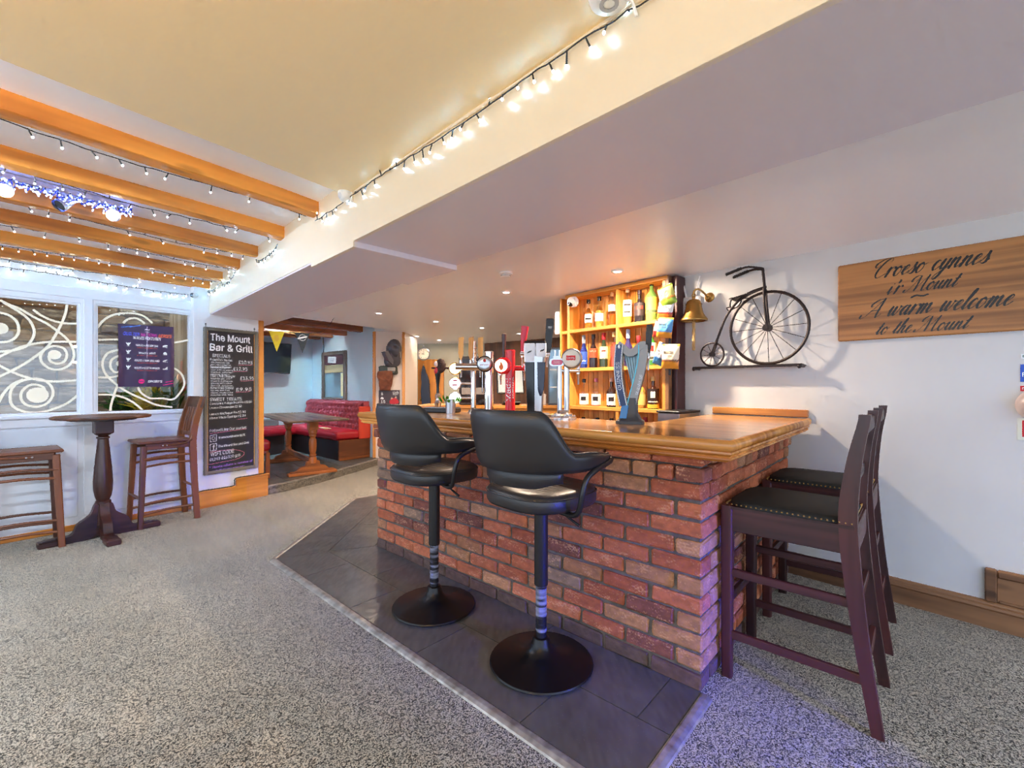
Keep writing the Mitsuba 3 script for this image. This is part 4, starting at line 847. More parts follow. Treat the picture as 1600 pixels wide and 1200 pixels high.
p.add('steering_column', cat(tube([(HX-.017, YY, HZ+.255), (HX-.03, YY, HZ+.40)], .0085, 10), ell(HX-.018, YY, HZ+.272, .013, .013, .013)), iron, 40)
p.add('handlebar', cat(*[tube(spline([(HX-.03, YY, HZ+.40), (HX-.045, YY+s*.03, HZ+.402), (HX-.10, YY+s*.05, HZ+.415), (HX-.15, YY+s*.055, HZ+.412)], 6), .007, 8) for s in (-1, 1)]), iron, 40)
for s in (-1, 1): p.add('grip', tube([(HX-.145, YY+s*.055, HZ+.413), (HX-.245, YY+s*.06, HZ+.388)], .010, 10), blk, 40)
sd = Polygon(spline([(HX-.02, .0), (HX-.10, .02), (HX-.18, .05), (HX-.228, .052), (HX-.235, 0), (HX-.228, -.052), (HX-.18, -.05), (HX-.10, -.02)], 4, True))
m = extr(sd, .007); v = m.vertices; m.vertices = np.stack([v[:, 0], v[:, 1]+YY, v[:, 2]+HZ+.262-(HX-.02-v[:, 0])*.16+np.abs(v[:, 1])*-.3], 1)
p.add('saddle', m, iron, None, 'leaf shaped saddle')
p.add('saddle__spring', cat(tube(spline([(HX-.205, YY, HZ+.222), (HX-.235, YY, HZ+.215), (HX-.24, YY, HZ+.17), (HX-.20, YY, HZ+.16), (HX-.175, YY, HZ+.185), (HX-.16, YY, HZ+.215), (HX-.125, YY, HZ+.215), (HX-.13, YY, HZ+.195), (HX-.15, YY, HZ+.197)], 6), .0045, 6), tube(spline([(HX-.24, YY, HZ+.17), (HX-.265, YY, HZ+.165), (HX-.25, YY, HZ+.145), (HX-.21, YY, HZ+.158)], 5), .004, 6)), iron, 40, 'curled spring under the saddle')
p.add('stand', cat(bx(-1.63, -.915, YY-.012, YY+.012, 1.346, 1.362, .002), bx(-1.63, -.915, YY+.012, -.001, 1.348, 1.356, .001)), iron, None, 'flat wall bar')
for x in (-1.62, -.93): p.add('stand_end', cat(cyl((x, YY, 1.35), (x, -.001, 1.35), .012, n=12), ell(x, YY-.01, 1.345, .012, .01, .014)), iron, 40)
thing('wall_bicycle', 'bronze black metal high wheel bicycle sculpture on a bar on the right wall', 'wall sculpture', p, RW)
# oak sign with script lettering
GL = {}
def g(ch, adv, *strokes): GL[ch] = (adv, strokes)
g('r', .66, [(-.02, .55), (.1, .95), (.17, .9), (.14, .4), (.08, 0)], [(.12, .38), (.24, .76), (.40, .99), (.56, .98), (.58, .84), (.50, .82)])
g('o', .72, [(.36, .98), (.14, .8), (.06, .4), (.18, .02), (.38, .02), (.54, .4), (.5, .8), (.34, .97), (.36, .85), (.52, .76), (.72, .86)])
g('e', .60, [(-.04, .25), (.2, .45), (.42, .75), (.34, .98), (.16, .82), (.06, .4), (.18, .02), (.38, .06), (.60, .35)])
g('s', .56, [(-.04, .1), (.16, .5), (.30, 1.1), (.32, .85), (.42, .5), (.40, .12), (.22, -.02), (.08, .12)], [(.4, .15), (.56, .35)])
g('c', .58, [(.42, .82), (.32, .98), (.14, .78), (.06, .38), (.18, .01), (.36, .06), (.58, .35)])
g('y', .76, [(-.02, .55), (.1, .95), (.16, .9), (.1, .4), (.18, .04), (.34, .12), (.52, .6), (.58, .95)], [(.58, .95), (.48, .2), (.34, -.6), (.12, -.98), (-.06, -.8), (.12, -.4), (.52, -.02), (.78, .32)])
g('n', .84, [(-.02, .55), (.1, .95), (.16, .9), (.12, .4), (.06, 0)], [(.1, .35), (.3, .85), (.46, .98), (.5, .8), (.46, .3), (.54, .02), (.66, .06), (.84, .35)])
g('m', 1.16, [(-.02, .55), (.1, .95), (.16, .9), (.12, .4), (.06, 0)], [(.1, .35), (.26, .85), (.40, .98), (.44, .8), (.38, 0)], [(.42, .35), (.6, .85), (.76, .98), (.8, .8), (.76, .3), (.84, .02), (.96, .06), (1.16, .35)])
g('i', .44, [(-.04, .2), (.16, .95), (.12, .4), (.18, .02), (.28, .06), (.44, .35)], [(.26, 1.36), (.27, 1.30)])
g('u', .82, [(-.04, .3), (.14, .95), (.08, .4), (.14, .03), (.30, .08), (.50, .6), (.56, .95)], [(.56, .95), (.48, .4), (.54, .03), (.66, .06), (.82, .35)])
g('t', .52, [(-.04, .25), (.2, .9), (.30, 1.5), (.2, .7), (.14, .2), (.22, .01), (.34, .08), (.52, .38)], [(.02, 1.02), (.42, 1.08)])
g('a', .80, [(.46, .88), (.3, .98), (.12, .76), (.05, .36), (.16, .01), (.32, .12), (.48, .6), (.54, .95)], [(.54, .95), (.48, .4), (.52, .03), (.64, .06), (.80, .35)])
g('w', 1.04, [(-.02, .55), (.1, .95), (.16, .9), (.1, .4), (.16, .03), (.30, .1), (.46, .6), (.5, .9)], [(.5, .9), (.44, .4), (.52, .03), (.68, .1), (.82, .6), (.82, .95), (.9, .85), (1.04, .9)])
g('l', .44, [(-.04, .2), (.22, .9), (.40, 1.7), (.34, 1.95), (.22, 1.6), (.10, .4), (.16, .02), (.28, .06), (.44, .35)])
g('h', .80, [(-.04, .2), (.22, .9), (.40, 1.7), (.34, 1.95), (.22, 1.6), (.06, 0)], [(.1, .35), (.28, .85), (.42, .98), (.46, .8), (.42, .3), (.5, .02), (.62, .06), (.80, .35)])
g("'", .30, [(.30, 1.75), (.34, 1.6), (.26, 1.4)])
g(' ', .62)
g('C', 1.3, [(1.18, 1.62), (1.22, 1.88), (1.0, 1.98), (.66, 1.7), (.36, 1.0), (.34, .35), (.6, .0), (.94, .12), (1.3, .45)], [(1.0, 1.98), (.5, 2.0), (.0, 1.66), (-.1, 1.3), (.1, 1.16), (.34, 1.4)])
g('M', 2.0, [(-.2, .28), (-.26, .06), (-.06, -.02), (.2, .3), (.5, 1.1), (.74, 1.9)], [(.74, 1.9), (.82, 1.0), (.84, .05), (1.1, .9), (1.56, 1.92)], [(1.56, 1.92), (1.5, .8), (1.56, .05), (1.74, .02), (2.0, .35)], [(.74, 1.9), (.4, 2.0), (.08, 1.7), (.02, 1.34), (.22, 1.3)])
g('A', 1.5, [(-.3, .3), (-.36, .06), (-.14, -.04), (.2, .3), (.7, 1.2), (1.1, 1.98)], [(1.1, 1.98), (1.06, .8), (1.1, .02), (1.26, .02), (1.5, .35)], [(.36, .72), (1.2, .78)], [(1.1, 1.98), (.6, 1.9), (.2, 1.5), (.2, 1.2), (.4, 1.24)])
def script(s, xh, slant=.5):
    pieces, x = [], 0.0
    for ch in s:
        adv, strokes = GL[ch]
        for st in strokes:
            q = spline(st, 7); d = np.gradient(q, axis=0); ln = np.linalg.norm(d, axis=1)+1e-9
            down = np.clip(-d[:, 1]/ln, 0, 1) if len(st) > 2 else np.full(len(q), .4)
            wd = (.065+.14*down**1.3)*(.65 if ch in 'CMA' else 1)*(1.25 if ch in 'CMA' else 1)
            q = np.stack([q[:, 0]+x+q[:, 1]*slant, q[:, 1]], 1)
            for i in range(len(q)-1):
                pieces.append(LineString([q[i], q[i+1]]).buffer((wd[i]+wd[i+1])/4, quad_segs=2))
        x += adv
    sh = unary_union(pieces).simplify(.012)
    m = extr(sh, .001/xh); v = m.vertices*xh; m.vertices = v; return m, v[:, 0].min(), v[:, 0].max()
p = P()
SG = (-.742, .07, 1.490, 1.949)
p.add('board', bx(SG[0], SG[1], -.024, -.001, SG[2], SG[3], .006), w_sign, grain=0)
def line(s, x0, x1, z):                           # from x0 to x1 on the board
    m, a, b = script(s, 1.0); k = (x1-x0)/(b-a); v = m.vertices
    m.vertices = np.stack([(v[:, 0]-a)*k+x0, v[:, 1]*k, v[:, 2]*.0008], 1); return mv(up(m), 0, -.0245, z)
p.add('board__script_lettering', cat(line('Croeso cynnes', -.566, -.10, 1.842), line("i'r Mount", -.512, -.205, 1.741), line('A warm welcome', -.64, -.025, 1.618), line('to the Mount', -.562, -.165, 1.517), up(mv(extr(LineString(spline([(-.405, 1.708), (-.385, 1.717), (-.36, 1.710), (-.338, 1.716)], 6)).buffer(.004), .0008), 0, 0, .0245))), blk, None, 'black script lettering')
thing('wooden_sign', 'oak board with a Welsh and English welcome in black script on the right wall', 'sign', p, RW)
ng = [((-.006, .11, 1.352, 1.376), (232, 236, 238), (20, 92, 60), 'Break glass', 'first'), ((-.008, .11, 1.240, 1.325), (36, 84, 196), (240, 240, 244), 'Fire door', 'blue'), ((-.008, .11, 1.194, 1.220), (206, 26, 42), (244, 240, 236), 'Fire', 'red')]
for i, (q, bg, fg, s, _) in enumerate(ng):
    p = P().add('plate', bx(q[0], q[1], -.004, -.001, q[2], q[3], .0005), paint(*bg, .4))
    h = (q[3]-q[2]); p.add('plate__lettering', wall_txt(s, q[0]+.006, q[2]+h*.3, h*.42 if i != 1 else .02, -.0042, bold=True), paint(*fg, .5))
    thing('wall_notice', ['thin white notice with green letters, uppermost at the right edge of the wall', 'blue notice with white letters at the right edge of the wall', 'narrow red notice below the blue one at the right edge'][i], 'notice', p, RW)
p = P().add('plate', bx(-.018, .12, -.004, -.001, .956, 1.062, .0005), paint(226, 226, 206, .4)).add('plate__red_field', bx(-.002, .11, -.0055, -.0035, .972, 1.052, .0005), paint(196, 22, 34, .4)).add('plate__flame_print', up(mv(extr(Polygon([(.01, .985), (.05, .985), (.05, 1.04), (.03, 1.045), (.012, 1.03)]).difference(Polygon([(.02, .99), (.034, .99), (.034, 1.02), (.02, 1.02)])), .001), 0, 0, .0055)), wht)
thing('wall_notice', 'cream notice with a red fire alarm symbol at the right edge of the wall', 'notice', p, RW)
p = P().add('bowl', mv(lathe([(0, 0), (.075, 0), (.078, .02), (.07, .05), (.04, .07), (0, .075)], 28), M=trimesh.transformations.translation_matrix([.052, -.001, 1.128]) @ trimesh.transformations.rotation_matrix(PI/2, [1, 0, 0])), B('pink_cover', pri(c(212, 190, 180), .3)), 50).add('collar', mv(lathe([(0, 0), (.05, 0), (.05, .035), (0, .036)], 24), M=trimesh.transformations.translation_matrix([.056, -.06, 1.13]) @ trimesh.transformations.rotation_matrix(PI/2, [1, 0, 0])), paint(206, 120, 90, .4), 40)
thing('alarm_sounder', 'round pale pink alarm sounder between the notices at the right edge', 'alarm', p, RW)
fr = sbox(-.127, .130, .6, .302).difference(sbox(-.085, .16, .6, .262))
p = P().add('frame', cat(bx(-.127, -.085, -.030, -.001, .137, .302, .005), bx(-.085, .6, -.030, -.001, .262, .302, .008)), w_skirt).add('panel', bx(-.085, .6, -.012, -.001, .137, .262, .002), w_skirt).add('bead', bx(-.078, .6, -.018, -.010, .137, .150, .003), w_skirt)
thing('wood_panel', 'low framed wood panel standing on the skirting at the right edge', 'panel', p, RW)

# ================================================================ pub table, pub chairs, poster, chalkboard
p = P()
p.add('top', lathe([(0, .958), (.295, .958), (.305, .962), (.308, .970), (.305, .978), (.296, .981), (0, .981)], 56), w_pub, 40, grain=0)
p.add('top__rim', lathe([(0, .942), (.20, .942), (.215, .947), (.215, .958), (0, .958)], 48), w_dark, 40)
p.add('column__block', bx(-.058, .058, -.058, .058, .835, .942, .006), w_dark)
p.add('column', lathe([(0, .835), (.056, .835), (.050, .826), (.034, .818), (.030, .812), (.042, .806), (.043, .798), (.034, .790), (.036, .77), (.044, .68), (.055, .56), (.062, .45), (.060, .38), (.050, .32), (.042, .30), (.040, .295), (.050, .288), (.050, .27), (.042, .262), (.046, .25), (.05, .10), (0, .10)], 32), w_dark, 35)
for k in range(4):
    pr = Polygon(spline([(.03, .015), (.03, .27), (.055, .26), (.075, .20), (.11, .165), (.155, .13), (.175, .08), (.20, .055), (.26, .055)], 4).tolist()+[(.345, .05), (.36, .03), (.365, .0), (.10, .0)]).buffer(0)
    m = side(extr(pr, .058)); m = mv(m, -.029, 0, 0)
    p.add('foot', mv(m, M=trimesh.transformations.rotation_matrix(k*PI/2, [0, 0, 1])), w_dark, 30)
    p.add('foot_pad', mv(bx(-.045, .045, .22, .372, 0, .045, .008), M=trimesh.transformations.rotation_matrix(k*PI/2, [0, 0, 1])), w_dark)
TC = w2(WW, .53, -.36)
thing('pub_table', 'round dark wood pedestal table under the etched windows', 'table', p, at(WW, .53, -.385, 0))
def pub_chair():                                  # faces +y; origin at the middle of its feet
    p = P(); w = .165
    for s in (-1, 1):
        p.add('front_leg', loft([(0, .017, .019, s*(w+.012), .205), (.70, .021, .022, s*(w-.012), .175)]), w_pub, 40)
        q = spline([(-.215, 0), (-.195, .3), (-.182, .60), (-.180, .74), (-.195, .86), (-.228, 1.0), (-.262, 1.12)], 5); h = np.interp(q[:, 1], [0, .7, .8, 1.12], [.021, .026, .026, .020])
        pl = Polygon(list(np.stack([q[:, 0]-h, q[:, 1]], 1))+list(np.stack([q[:, 0]+h, q[:, 1]], 1)[::-1]))
        p.add('back_post', mv(side(extr(pl, .034)), s*w-.017, 0, 0), w_pub, 30)
        p.add('seat_rail', bx(s*(w-.006)-.011, s*(w-.006)+.011, -.17, .165, .665, .72, .003), w_pub)
        for z, d in ((.60, .195), (.535, .197), (.215, .205), (.13, .208)):
            p.add('side_rung', tube(spline([(s*w, -.19, z), (s*(w+.004), 0, z+.004), (s*(w+.004), d-.01, z-.012)], 5), .010, 8), w_pub, 40)
        p.add('bracket', tube(spline([(s*(w+.014), -.17, .775), (s*(w+.016), -.155, .735), (s*(w+.016), -.11, .705), (s*(w+.014), .02, .697), (s*(w+.014), .06, .697)], 5), .008, 8), w_pub, 40, 'bent side bracket')
        for y_ in (.02, .05): p.add('bracket_bolt', ell(s*(w+.021), y_, .697, .004, .007, .007, 1), steel)
    p.add('seat', cat(bx(-w-.022, w+.022, -.175, .215, .718, .742, .008)), w_pub, None, grain=1)
    p.add('front_rung', cyl((-w, .205, .26), (w, .205, .26), .011, n=8), w_pub, 40).add('back_rung', cyl((-w, -.197, .3), (w, -.197, .3), .011, n=8), w_pub, 40)
    for x in (-.09, -.03, .03, .09): p.add('back_slat', tube([(x, -.182, .76), (x, -.20, .88), (x, -.236, 1.02)], [.016, .016, .016], 6), w_pub, 40)
    p.add('lower_back_rail', bx(-w, w, -.195, -.175, .765, .80, .004), w_pub)
    tr = spline([(-w-.018, -.235), (-w*.5, -.252), (0, -.258), (w*.5, -.252), (w+.018, -.235)], 5)
    m = extr(LineString(tr).buffer(.014, cap_style=2), .10); v = m.vertices; v[:, 1] -= (v[:, 2])*.30; m.vertices = v+[0, .0, 1.02]
    p.add('top_rail', m, w_pub)
    return p
pc = pub_chair()
thing('pub_chair', 'tall brown wooden pub chair with slatted back, right of the pedestal table', 'chair', pc, at(WW, .965, -.238, 0, 90), 'wooden pub chairs at the pedestal table')
thing('pub_chair', 'tall brown wooden pub chair at the left edge, left of the pedestal table', 'chair', pc, at(WW, .085, -.275, 0, -92), 'wooden pub chairs at the pedestal table')
# rugby poster taped to the pane
PX0, PX1, PZ0, PZ1 = .70, 1.115, 1.212, 1.785
pw = PX1-PX0
n_ = 24; v, f = [], []
for i in range(n_+1):
    for j in range(n_+1):
        x, z = i/n_, j/n_
        y = .030-.003-.006*math.exp(-((x-0)/.05)**2)*(.6+.4*math.sin(6*z))-.003*math.exp(-((x-.93)/.06)**2)-.003*math.exp(-((z-.47)/.02)**2)*.4-.002*math.exp(-((x-.5)/.015)**2)
        v.append([PX0+pw*x+.004*math.sin(z*3), y, PZ0+(PZ1-PZ0)*z+(.012*(x-.4) if z > .5 else 0)*(2*z-1)])
for i in range(n_):
    for j in range(n_):
        a = i*(n_+1)+j; f += [[a, a+n_+1, a+n_+2], [a, a+n_+2, a+1]]
v = np.array(v); sheet = trimesh.Trimesh(np.vstack([v, v+[0, .0012, 0]]), np.vstack([np.array(f), np.array(f)[:, ::-1]+len(v)]), process=False)
p = P().add('sheet', sheet, B('poster_purple', pri(c(48, 24, 66), .25, spec=.6)), 50)
YP = .018
def pt(s, cx, z, h, col, w=None, bold=True, slant=.12): p.add('sheet__lettering', wall_txt(s, PX0+cx*pw, PZ0+z*(PZ1-PZ0), h, YP, w and w*pw, bold, True, slant), paint(*col, .4))
pt('QUILTER', .225, .820, .028, (96, 108, 240), .28); pt('NATIONS', .535, .820, .028, (214, 62, 170), .29); pt('SERIES', .83, .820, .028, (252, 112, 70), .25)
pt('WALES FIXTURES', .5, .765, .026, (250, 246, 250), .50)
for k, (t, d) in enumerate((('WALES v ARGENTINA', 'SUNDAY 9 NOVEMBER  3PM'), ('WALES v JAPAN', 'SATURDAY 15 NOVEMBER  5PM'), ('WALES v NEW ZEALAND', 'SATURDAY 22 NOVEMBER  3PM'), ('WALES v SOUTH AFRICA', 'SATURDAY 29 NOVEMBER  3PM'))):
    z = .655-.122*k
    pt(t, .5, z, .018, (246, 242, 248), (.40, .30, .45, .46)[k]); pt(d, .5, z-.032, .008, (236, 84, 70), .36, False)
    fx, fz = PX0+.17*pw, PZ0+(z+.03)*(PZ1-PZ0)
    e_ = cat(*[up(mv(extr(Polygon(spline([(0, -.016), (a_*.6-.004, 0), (a_, .012), (a_+.004, .006), (a_*.6+.004, 0)], 3, True)).buffer(.001), .0006), fx, fz, -YP)) for a_ in (-.014, 0.0, .014)], up(mv(extr(sbox(-.010, -.022, .010, -.018), .0006), fx, fz, -YP)))
    p.add('sheet__crest', e_, wht)
    ex, sh_ = PX0+.83*pw, [[(-.02, -.004), (-.01, .006), (.012, .01), (.02, .004), (.012, -.004)], [(-.012, -.008), (-.014, .004), (0, .014), (.014, .004), (.012, -.008)], [(-.02, -.008), (-.006, .004), (.02, .012), (.004, -.002)], [(-.02, -.006), (.0, -.004), (.018, .012), (.014, -.008)]][k]
    p.add('sheet__emblem', cat(up(mv(extr(Polygon(spline(sh_, 3, True)).buffer(0), .0006), ex, fz-.004, -YP)), up(mv(extr(sbox(-.018, -.018, .018, -.014), .0006), ex, fz, -YP))), wht)
q = lens(PX0+.40*pw, YP, PZ0+.088*(PZ1-PZ0), .022, .001)
p.add('sheet__logo_disc', q, paint(232, 24, 124, .4)).add('sheet__logo_lettering', wall_txt('tnt', PX0+.40*pw, PZ0+.075*(PZ1-PZ0), .016, YP-.0015, .036, True, True), paint(90, 20, 90, .4))
pt('SPORTS', .645, .070, .020, (246, 242, 248), .26)
pt('~', .5, .91, .03, (240, 236, 246), .09, True); pt('NATIONS', .5, .885, .008, (226, 220, 236), .08)
p.add('sheet__swoosh', cat(*[up(mv(extr(Polygon([(a0, b0), (a1, b1), (a1-.01, b1+.006), (a0-.008, b0+.004)]), .0006), PX0, PZ0, -YP)) for a0, b0, a1, b1 in ((.33, .012, .412, .03), (.35, .04, .412, .055))]), paint(220, 30, 120, .4), None).add('sheet__swoosh', cat(*[up(mv(extr(Polygon([(a0, b0), (a1, b1), (a1, b1+.008), (a0, b0+.004)]), .0006), PX0, PZ0, -YP)) for a0, b0, a1, b1 in ((.02, .535, .10, .55), (.08, .542, .16, .565))]), paint(80, 130, 220, .4))
p.add('sheet__fold', bx(PX0+.495*pw, PX0+.505*pw, YP-.001, YP, PZ0+.47*(PZ1-PZ0), PZ1-.01, .0003), paint(222, 206, 226, .3), None, 'bright paper fold')
thing('poster', 'dark purple rugby fixtures poster taped to the right hand pane', 'poster', p, WW)
# chalkboard
p = P()
bx0, bx1, bz0, bz1 = .062, .587, .325, 1.812
greyw = wood('wood_grey', (92, 86, 74), (138, 130, 116), .7, 30)
p.add('frame_side', bx(bx0, bx0+.032, -.03, -.001, bz0, bz1, .004), greyw).add('frame_side', bx(bx1-.032, bx1, -.03, -.001, bz0, bz1, .004), greyw)
p.add('frame_rail', bx(bx0+.032, bx1-.032, -.03, -.001, bz1-.034, bz1, .004), greyw).add('frame_rail', bx(bx0+.032, bx1-.032, -.03, -.001, bz0, bz0+.034, .004), greyw)
p.add('inner_bead', cat(bx(bx0+.032, bx0+.038, -.022, -.01, bz0+.034, bz1-.034), bx(bx1-.038, bx1-.032, -.022, -.01, bz0+.034, bz1-.034)), w_shelf)
p.add('board', bx(bx0+.03, bx1-.03, -.014, -.002, bz0+.03, bz1-.03, .001), B('slate_board', pri(proc(lambda p, n, uv: mix(c(24, 24, 30), c(52, 52, 60), .6*fbm(p.x*3, p.y*3, p.z*3, 3))), .5)))
for x in (bx0+.02, bx1-.03): p.add('hanging_hook', cat(ell(x, -.012, bz1+.03, .007, .01, .007), cyl((x, -.01, bz1), (x, -.01, bz1+.03), .002)), blk)
chalk = paint(238, 238, 242, .8); pinkc = paint(226, 120, 150, .8); purp = paint(170, 120, 214, .8)
YC = -.0145; cw_ = bx1-bx0
def ct(s, fx, fz, h, w=None, col=chalk, bold=False, tilt=0.0):   # fx, fz: fractions from the board's left and top
    m = wall_txt(s, 0, 0, h, 0, w and w*cw_, bold); v = m.vertices; v[:, 2] += v[:, 0]*tilt
    rr = meshkit.noise(np.stack([v[:, 0]*60, v[:, 2]*0, v[:, 2]*0+h*900], 1)); v[:, 2] += (rr-.5)*h*.14
    p.add('board__chalk_lettering', mv(m, bx0+fx*cw_, YC, bz1-fz*(bz1-bz0)), col)
ct('The Mount', .115, .087, .068, .74, bold=True); ct('Bar & Grill', .105, .155, .068, .80, bold=True)
ct('SPECIALS', .15, .202, .034, .32)
for s, fz, w, price, pf, px_ in (('Pulled Pork Nachos', .226, .40, '£10.95', .238, .63), ('Seafood Platter', .277, .36, '£12.95', .286, .53), ('The Chilli Burger', .338, .46, '£13.95', .352, .66), ('American Dawg', .418, .42, '£9.95', .432, .58)):
    ct(s, .11, fz, .024, w); ct(price, px_, pf+.004, .036, .27 if len(price) > 5 else .30, tilt=.02)
    for k, t in enumerate((('with cheese and salsa', 'sour cream, jalapenos', 'served with salad'), ('cod and prawns', 'scampi, calamari', 'tartare sauce'), ('beef burger, chilli', 'cheese and bacon', 'served with fries', 'and slaw'), ('hot dog with fried', 'onions, mustard and', 'ketchup with fries'))[('Pulled', 'Seafoo', 'The Ch', 'Americ').index(s[:6])]):
        ct(t, .12, fz+.0155*(k+1), .0145, .34+.06*((k+len(t)) % 3)/2)
    p.add('board__chalk_underline', up(mv(extr(LineString([(bx0+px_*cw_, 0), (bx0+(px_+.27)*cw_, .008)]).buffer(.0016), .0006), 0, bz1-(pf+.012)*(bz1-bz0), -YC)), pinkc)
ct('SWEET TREATS', .11, .502, .034, .58); ct('Chocolate Fudge Brownie £2.50', .105, .528, .024, .78, tilt=.03); ct('Lemon Cheesecake £3.50', .105, .556, .024, .58, tilt=.03)
ct('Lemon Meringue Pie £3.50', .105, .598, .024, .66, tilt=.03); ct('Home Made Sponge £3.50', .105, .625, .024, .66, tilt=.03)
ct('Follow/Like Our Socials', .105, .712, .027, .68, tilt=.03); ct('themountbarandgrill', .26, .762, .024, .50, tilt=.03); ct('The Mount Bar and Grill', .25, .822, .024, .58, tilt=.03)
ct('WIFI CODE', .12, .877, .040, .42, tilt=.05); ct('01269 826320 grill', .105, .910, .030, .56, tilt=.05)
ct('* Please inform a member of', .10, .962, .024, .80, purp, tilt=.04); ct('staff of any allergies', .19, .987, .022, .56, purp, tilt=.04)
def outline(pts, wd, col, closed=True): p.add('board__chalk_drawing', up(mv(extr((Polygon(pts).exterior if closed else LineString(pts)).buffer(wd), .0006), 0, 0, -YC)), col)
def bp2(fx, fz): return (bx0+fx*cw_, bz1-fz*(bz1-bz0))
outline([bp2(.11, .735), bp2(.225, .732), bp2(.22, .775), bp2(.115, .778)], .0022, chalk)
outline([(bp2(.168, .755)[0]+.015*math.cos(a), bp2(.168, .755)[1]+.015*math.sin(a)) for a in np.linspace(0, 6.28, 14)[:-1]], .002, chalk)
outline([bp2(.11, .795), bp2(.225, .792), bp2(.22, .838), bp2(.115, .84)], .0022, chalk)
p.add('board__chalk_drawing', wall_txt('f', *bp2(.15, .835), .05, YC), chalk)
outline(spline([bp2(.07, .855), bp2(.4, .845), bp2(.62, .855), bp2(.74, .882), bp2(.62, .915), bp2(.3, .925), bp2(.07, .925)], 4, True), .0018, pinkc)
outline([bp2(.105, .722), bp2(.78, .708)], .0018, pinkc, False); outline([bp2(.60, .636), bp2(.80, .632)], .0016, pinkc, False)
thing('chalkboard', 'tall grey framed chalkboard with a handwritten menu on the narrow white wall', 'chalkboard', p, CW)
thing('skirting_cable', 'black cable running along the top of the stepped skirting', 'cable', P().add(None, tube(spline([(-.03, -.03, .06), (-.02, -.034, .14), (.02, -.03, .176), (.2, -.028, .175), (.335, -.028, .176), (.345, -.03, .21), (.36, -.034, .252), (.5, -.034, .254), (.66, -.03, .254)], 6), .005, 8), blk, 40), CW)
thing('bullet_camera', 'small black bullet camera at the corner above the etched windows', 'camera', P().add('body', cyl((0, .03, 0), (.0, -.05, -.012), .022, n=20), blk, 40).add('ring', cyl((0, -.048, -.012), (0, -.056, -.0132), .0235, n=20), steel, 40).add('mount', cyl((0, .03, 0), (.02, .055, .0), .012), wht, 40), at(WW, 1.25, -.07, 2.115))
# ---------------------------------------------------------------- the courtyard behind the windows
stones = []
z = -.05
while z < 2.5:
    h = random.uniform(.09, .19); x = -1.7-random.random()*.2
    while x < 1.55:
        w = random.uniform(.18, .46)
        m = bx(x+.006, min(x+w, 1.5)-.006, 1.40-random.uniform(0, .03), 1.5, z+.006, z+h-.006, .02); m.vertices += rng.uniform(-.008, .008, m.vertices.shape)
        if min(x+w, 1.5)-x > .05: stones.append(m)
        x += w
    z += h
pp = P().add('mortar_bed', bx(-1.9, 1.55, 1.42, 1.55, -.1, 2.55, .001), mortar)
for i, m in enumerate(stones): pp.add('stone', m, stonem, uv=(i+.5, 0))
thing('stone_wall', 'rubble stone courtyard wall seen through the etched windows', 'wall', pp, WW)
pp = P()
for k in range(9): pp.add('board', bx(1.44+random.uniform(0, .01), 1.46, .16+.14*k, .295+.14*k, -.05, 2.4+random.uniform(-.03, .03), .003), wood('wood_fence', (150, 126, 92), (206, 184, 146), .8, 20) if k == 0 else 'wood_fence', grain=2)
for z in (.4, 1.9): pp.add('rail', bx(1.46, 1.50, .16, 1.40, z, z+.08, .003), 'wood_fence')
thing('board_fence', 'pale upright board fence at the right end of the courtyard', 'fence', pp, WW)
def plant(n, l, wd, mat, sp):
    out = []
    for k in range(n):
        a, t, L = random.uniform(0, 6.28), random.uniform(.1, sp), l*random.uniform(.6, 1.1)
        q = np.array([[0, 0, 0], [wd, 0, L*.5], [0, 0, L], [-wd, 0, L*.5]]); q[:, 1] += (q[:, 2]/L)**2*L*.35
        m = trimesh.Trimesh(q, np.array([[0, 1, 2], [0, 2, 3]]), process=False)
        M = trimesh.transformations.rotation_matrix(a, [0, 0, 1]) @ trimesh.transformations.rotation_matrix(-t, [1, 0, 0])
        out.append(mv(m, random.uniform(-.06, .06), random.uniform(-.06, .06), random.uniform(0, .12), M=M))
    return cat(out)
thing('planter_trough', 'brown planter trough on a stone ledge in the courtyard', 'planter', P().add('trough', bx(.80, 1.42, .55, 1.02, .62, .935, .01), paint(104, 66, 50, .8)).add('ledge', bx(.78, 1.43, .52, 1.05, 0, .62, .01), stonem, uv=(3.5, 0)), WW)
for s, y, z, n, l, wd, mt, sp, lb in ((.90, .90, .92, 90, .22, .018, leafm, 1.2, 'green leafy plant low in the courtyard behind the poster'), (1.04, .72, .94, 70, .20, .014, leafy, 1.0, 'yellow flowering plant in the courtyard below the poster'), (1.19, .88, .94, 60, .26, .013, leafy, .7, 'yellow grassy plant in the courtyard below the poster corner'), (1.27, .68, .94, 60, .30, .018, leafm, .5, 'tall dark green plant against the board fence'), (1.16, .62, .94, 60, .14, .02, leafm, 1.3, 'low bright green plant in front of the yellow ones')):
    thing('courtyard_plant', lb, 'plant', P().add('foliage', plant(n, l, wd, mt, sp), mt, kind='stuff'), at(WW, s, y, z))
p = P().add('body', lathe([(.03, -.07), (.032, -.06), (.032, .06), (.03, .07), (0, .07)], 20), paint(60, 60, 64, .4), 40).add('bulb', ell(0, 0, .085, .02, .02, .012), wht, 40, emit=glow(255, 210, 140, 14)).add('bulb', ell(0, 0, -.08, .02, .02, .012), wht, 40, emit=glow(255, 210, 140, 14)).add('arm', bx(-.01, .01, .03, .08, -.015, .015, .002), blk)
thing('outdoor_lamp', 'small wall lamp glowing up and down on the stone courtyard wall', 'lamp', p, at(WW, .60, 1.30, 1.55))
struct('ceiling__courtyard_canopy', cat(*[bx(-2.2, 1.6, .18+.2*k, .30+.2*k, 2.36, 2.42, .004) for k in range(3)]), w_trest, WW)

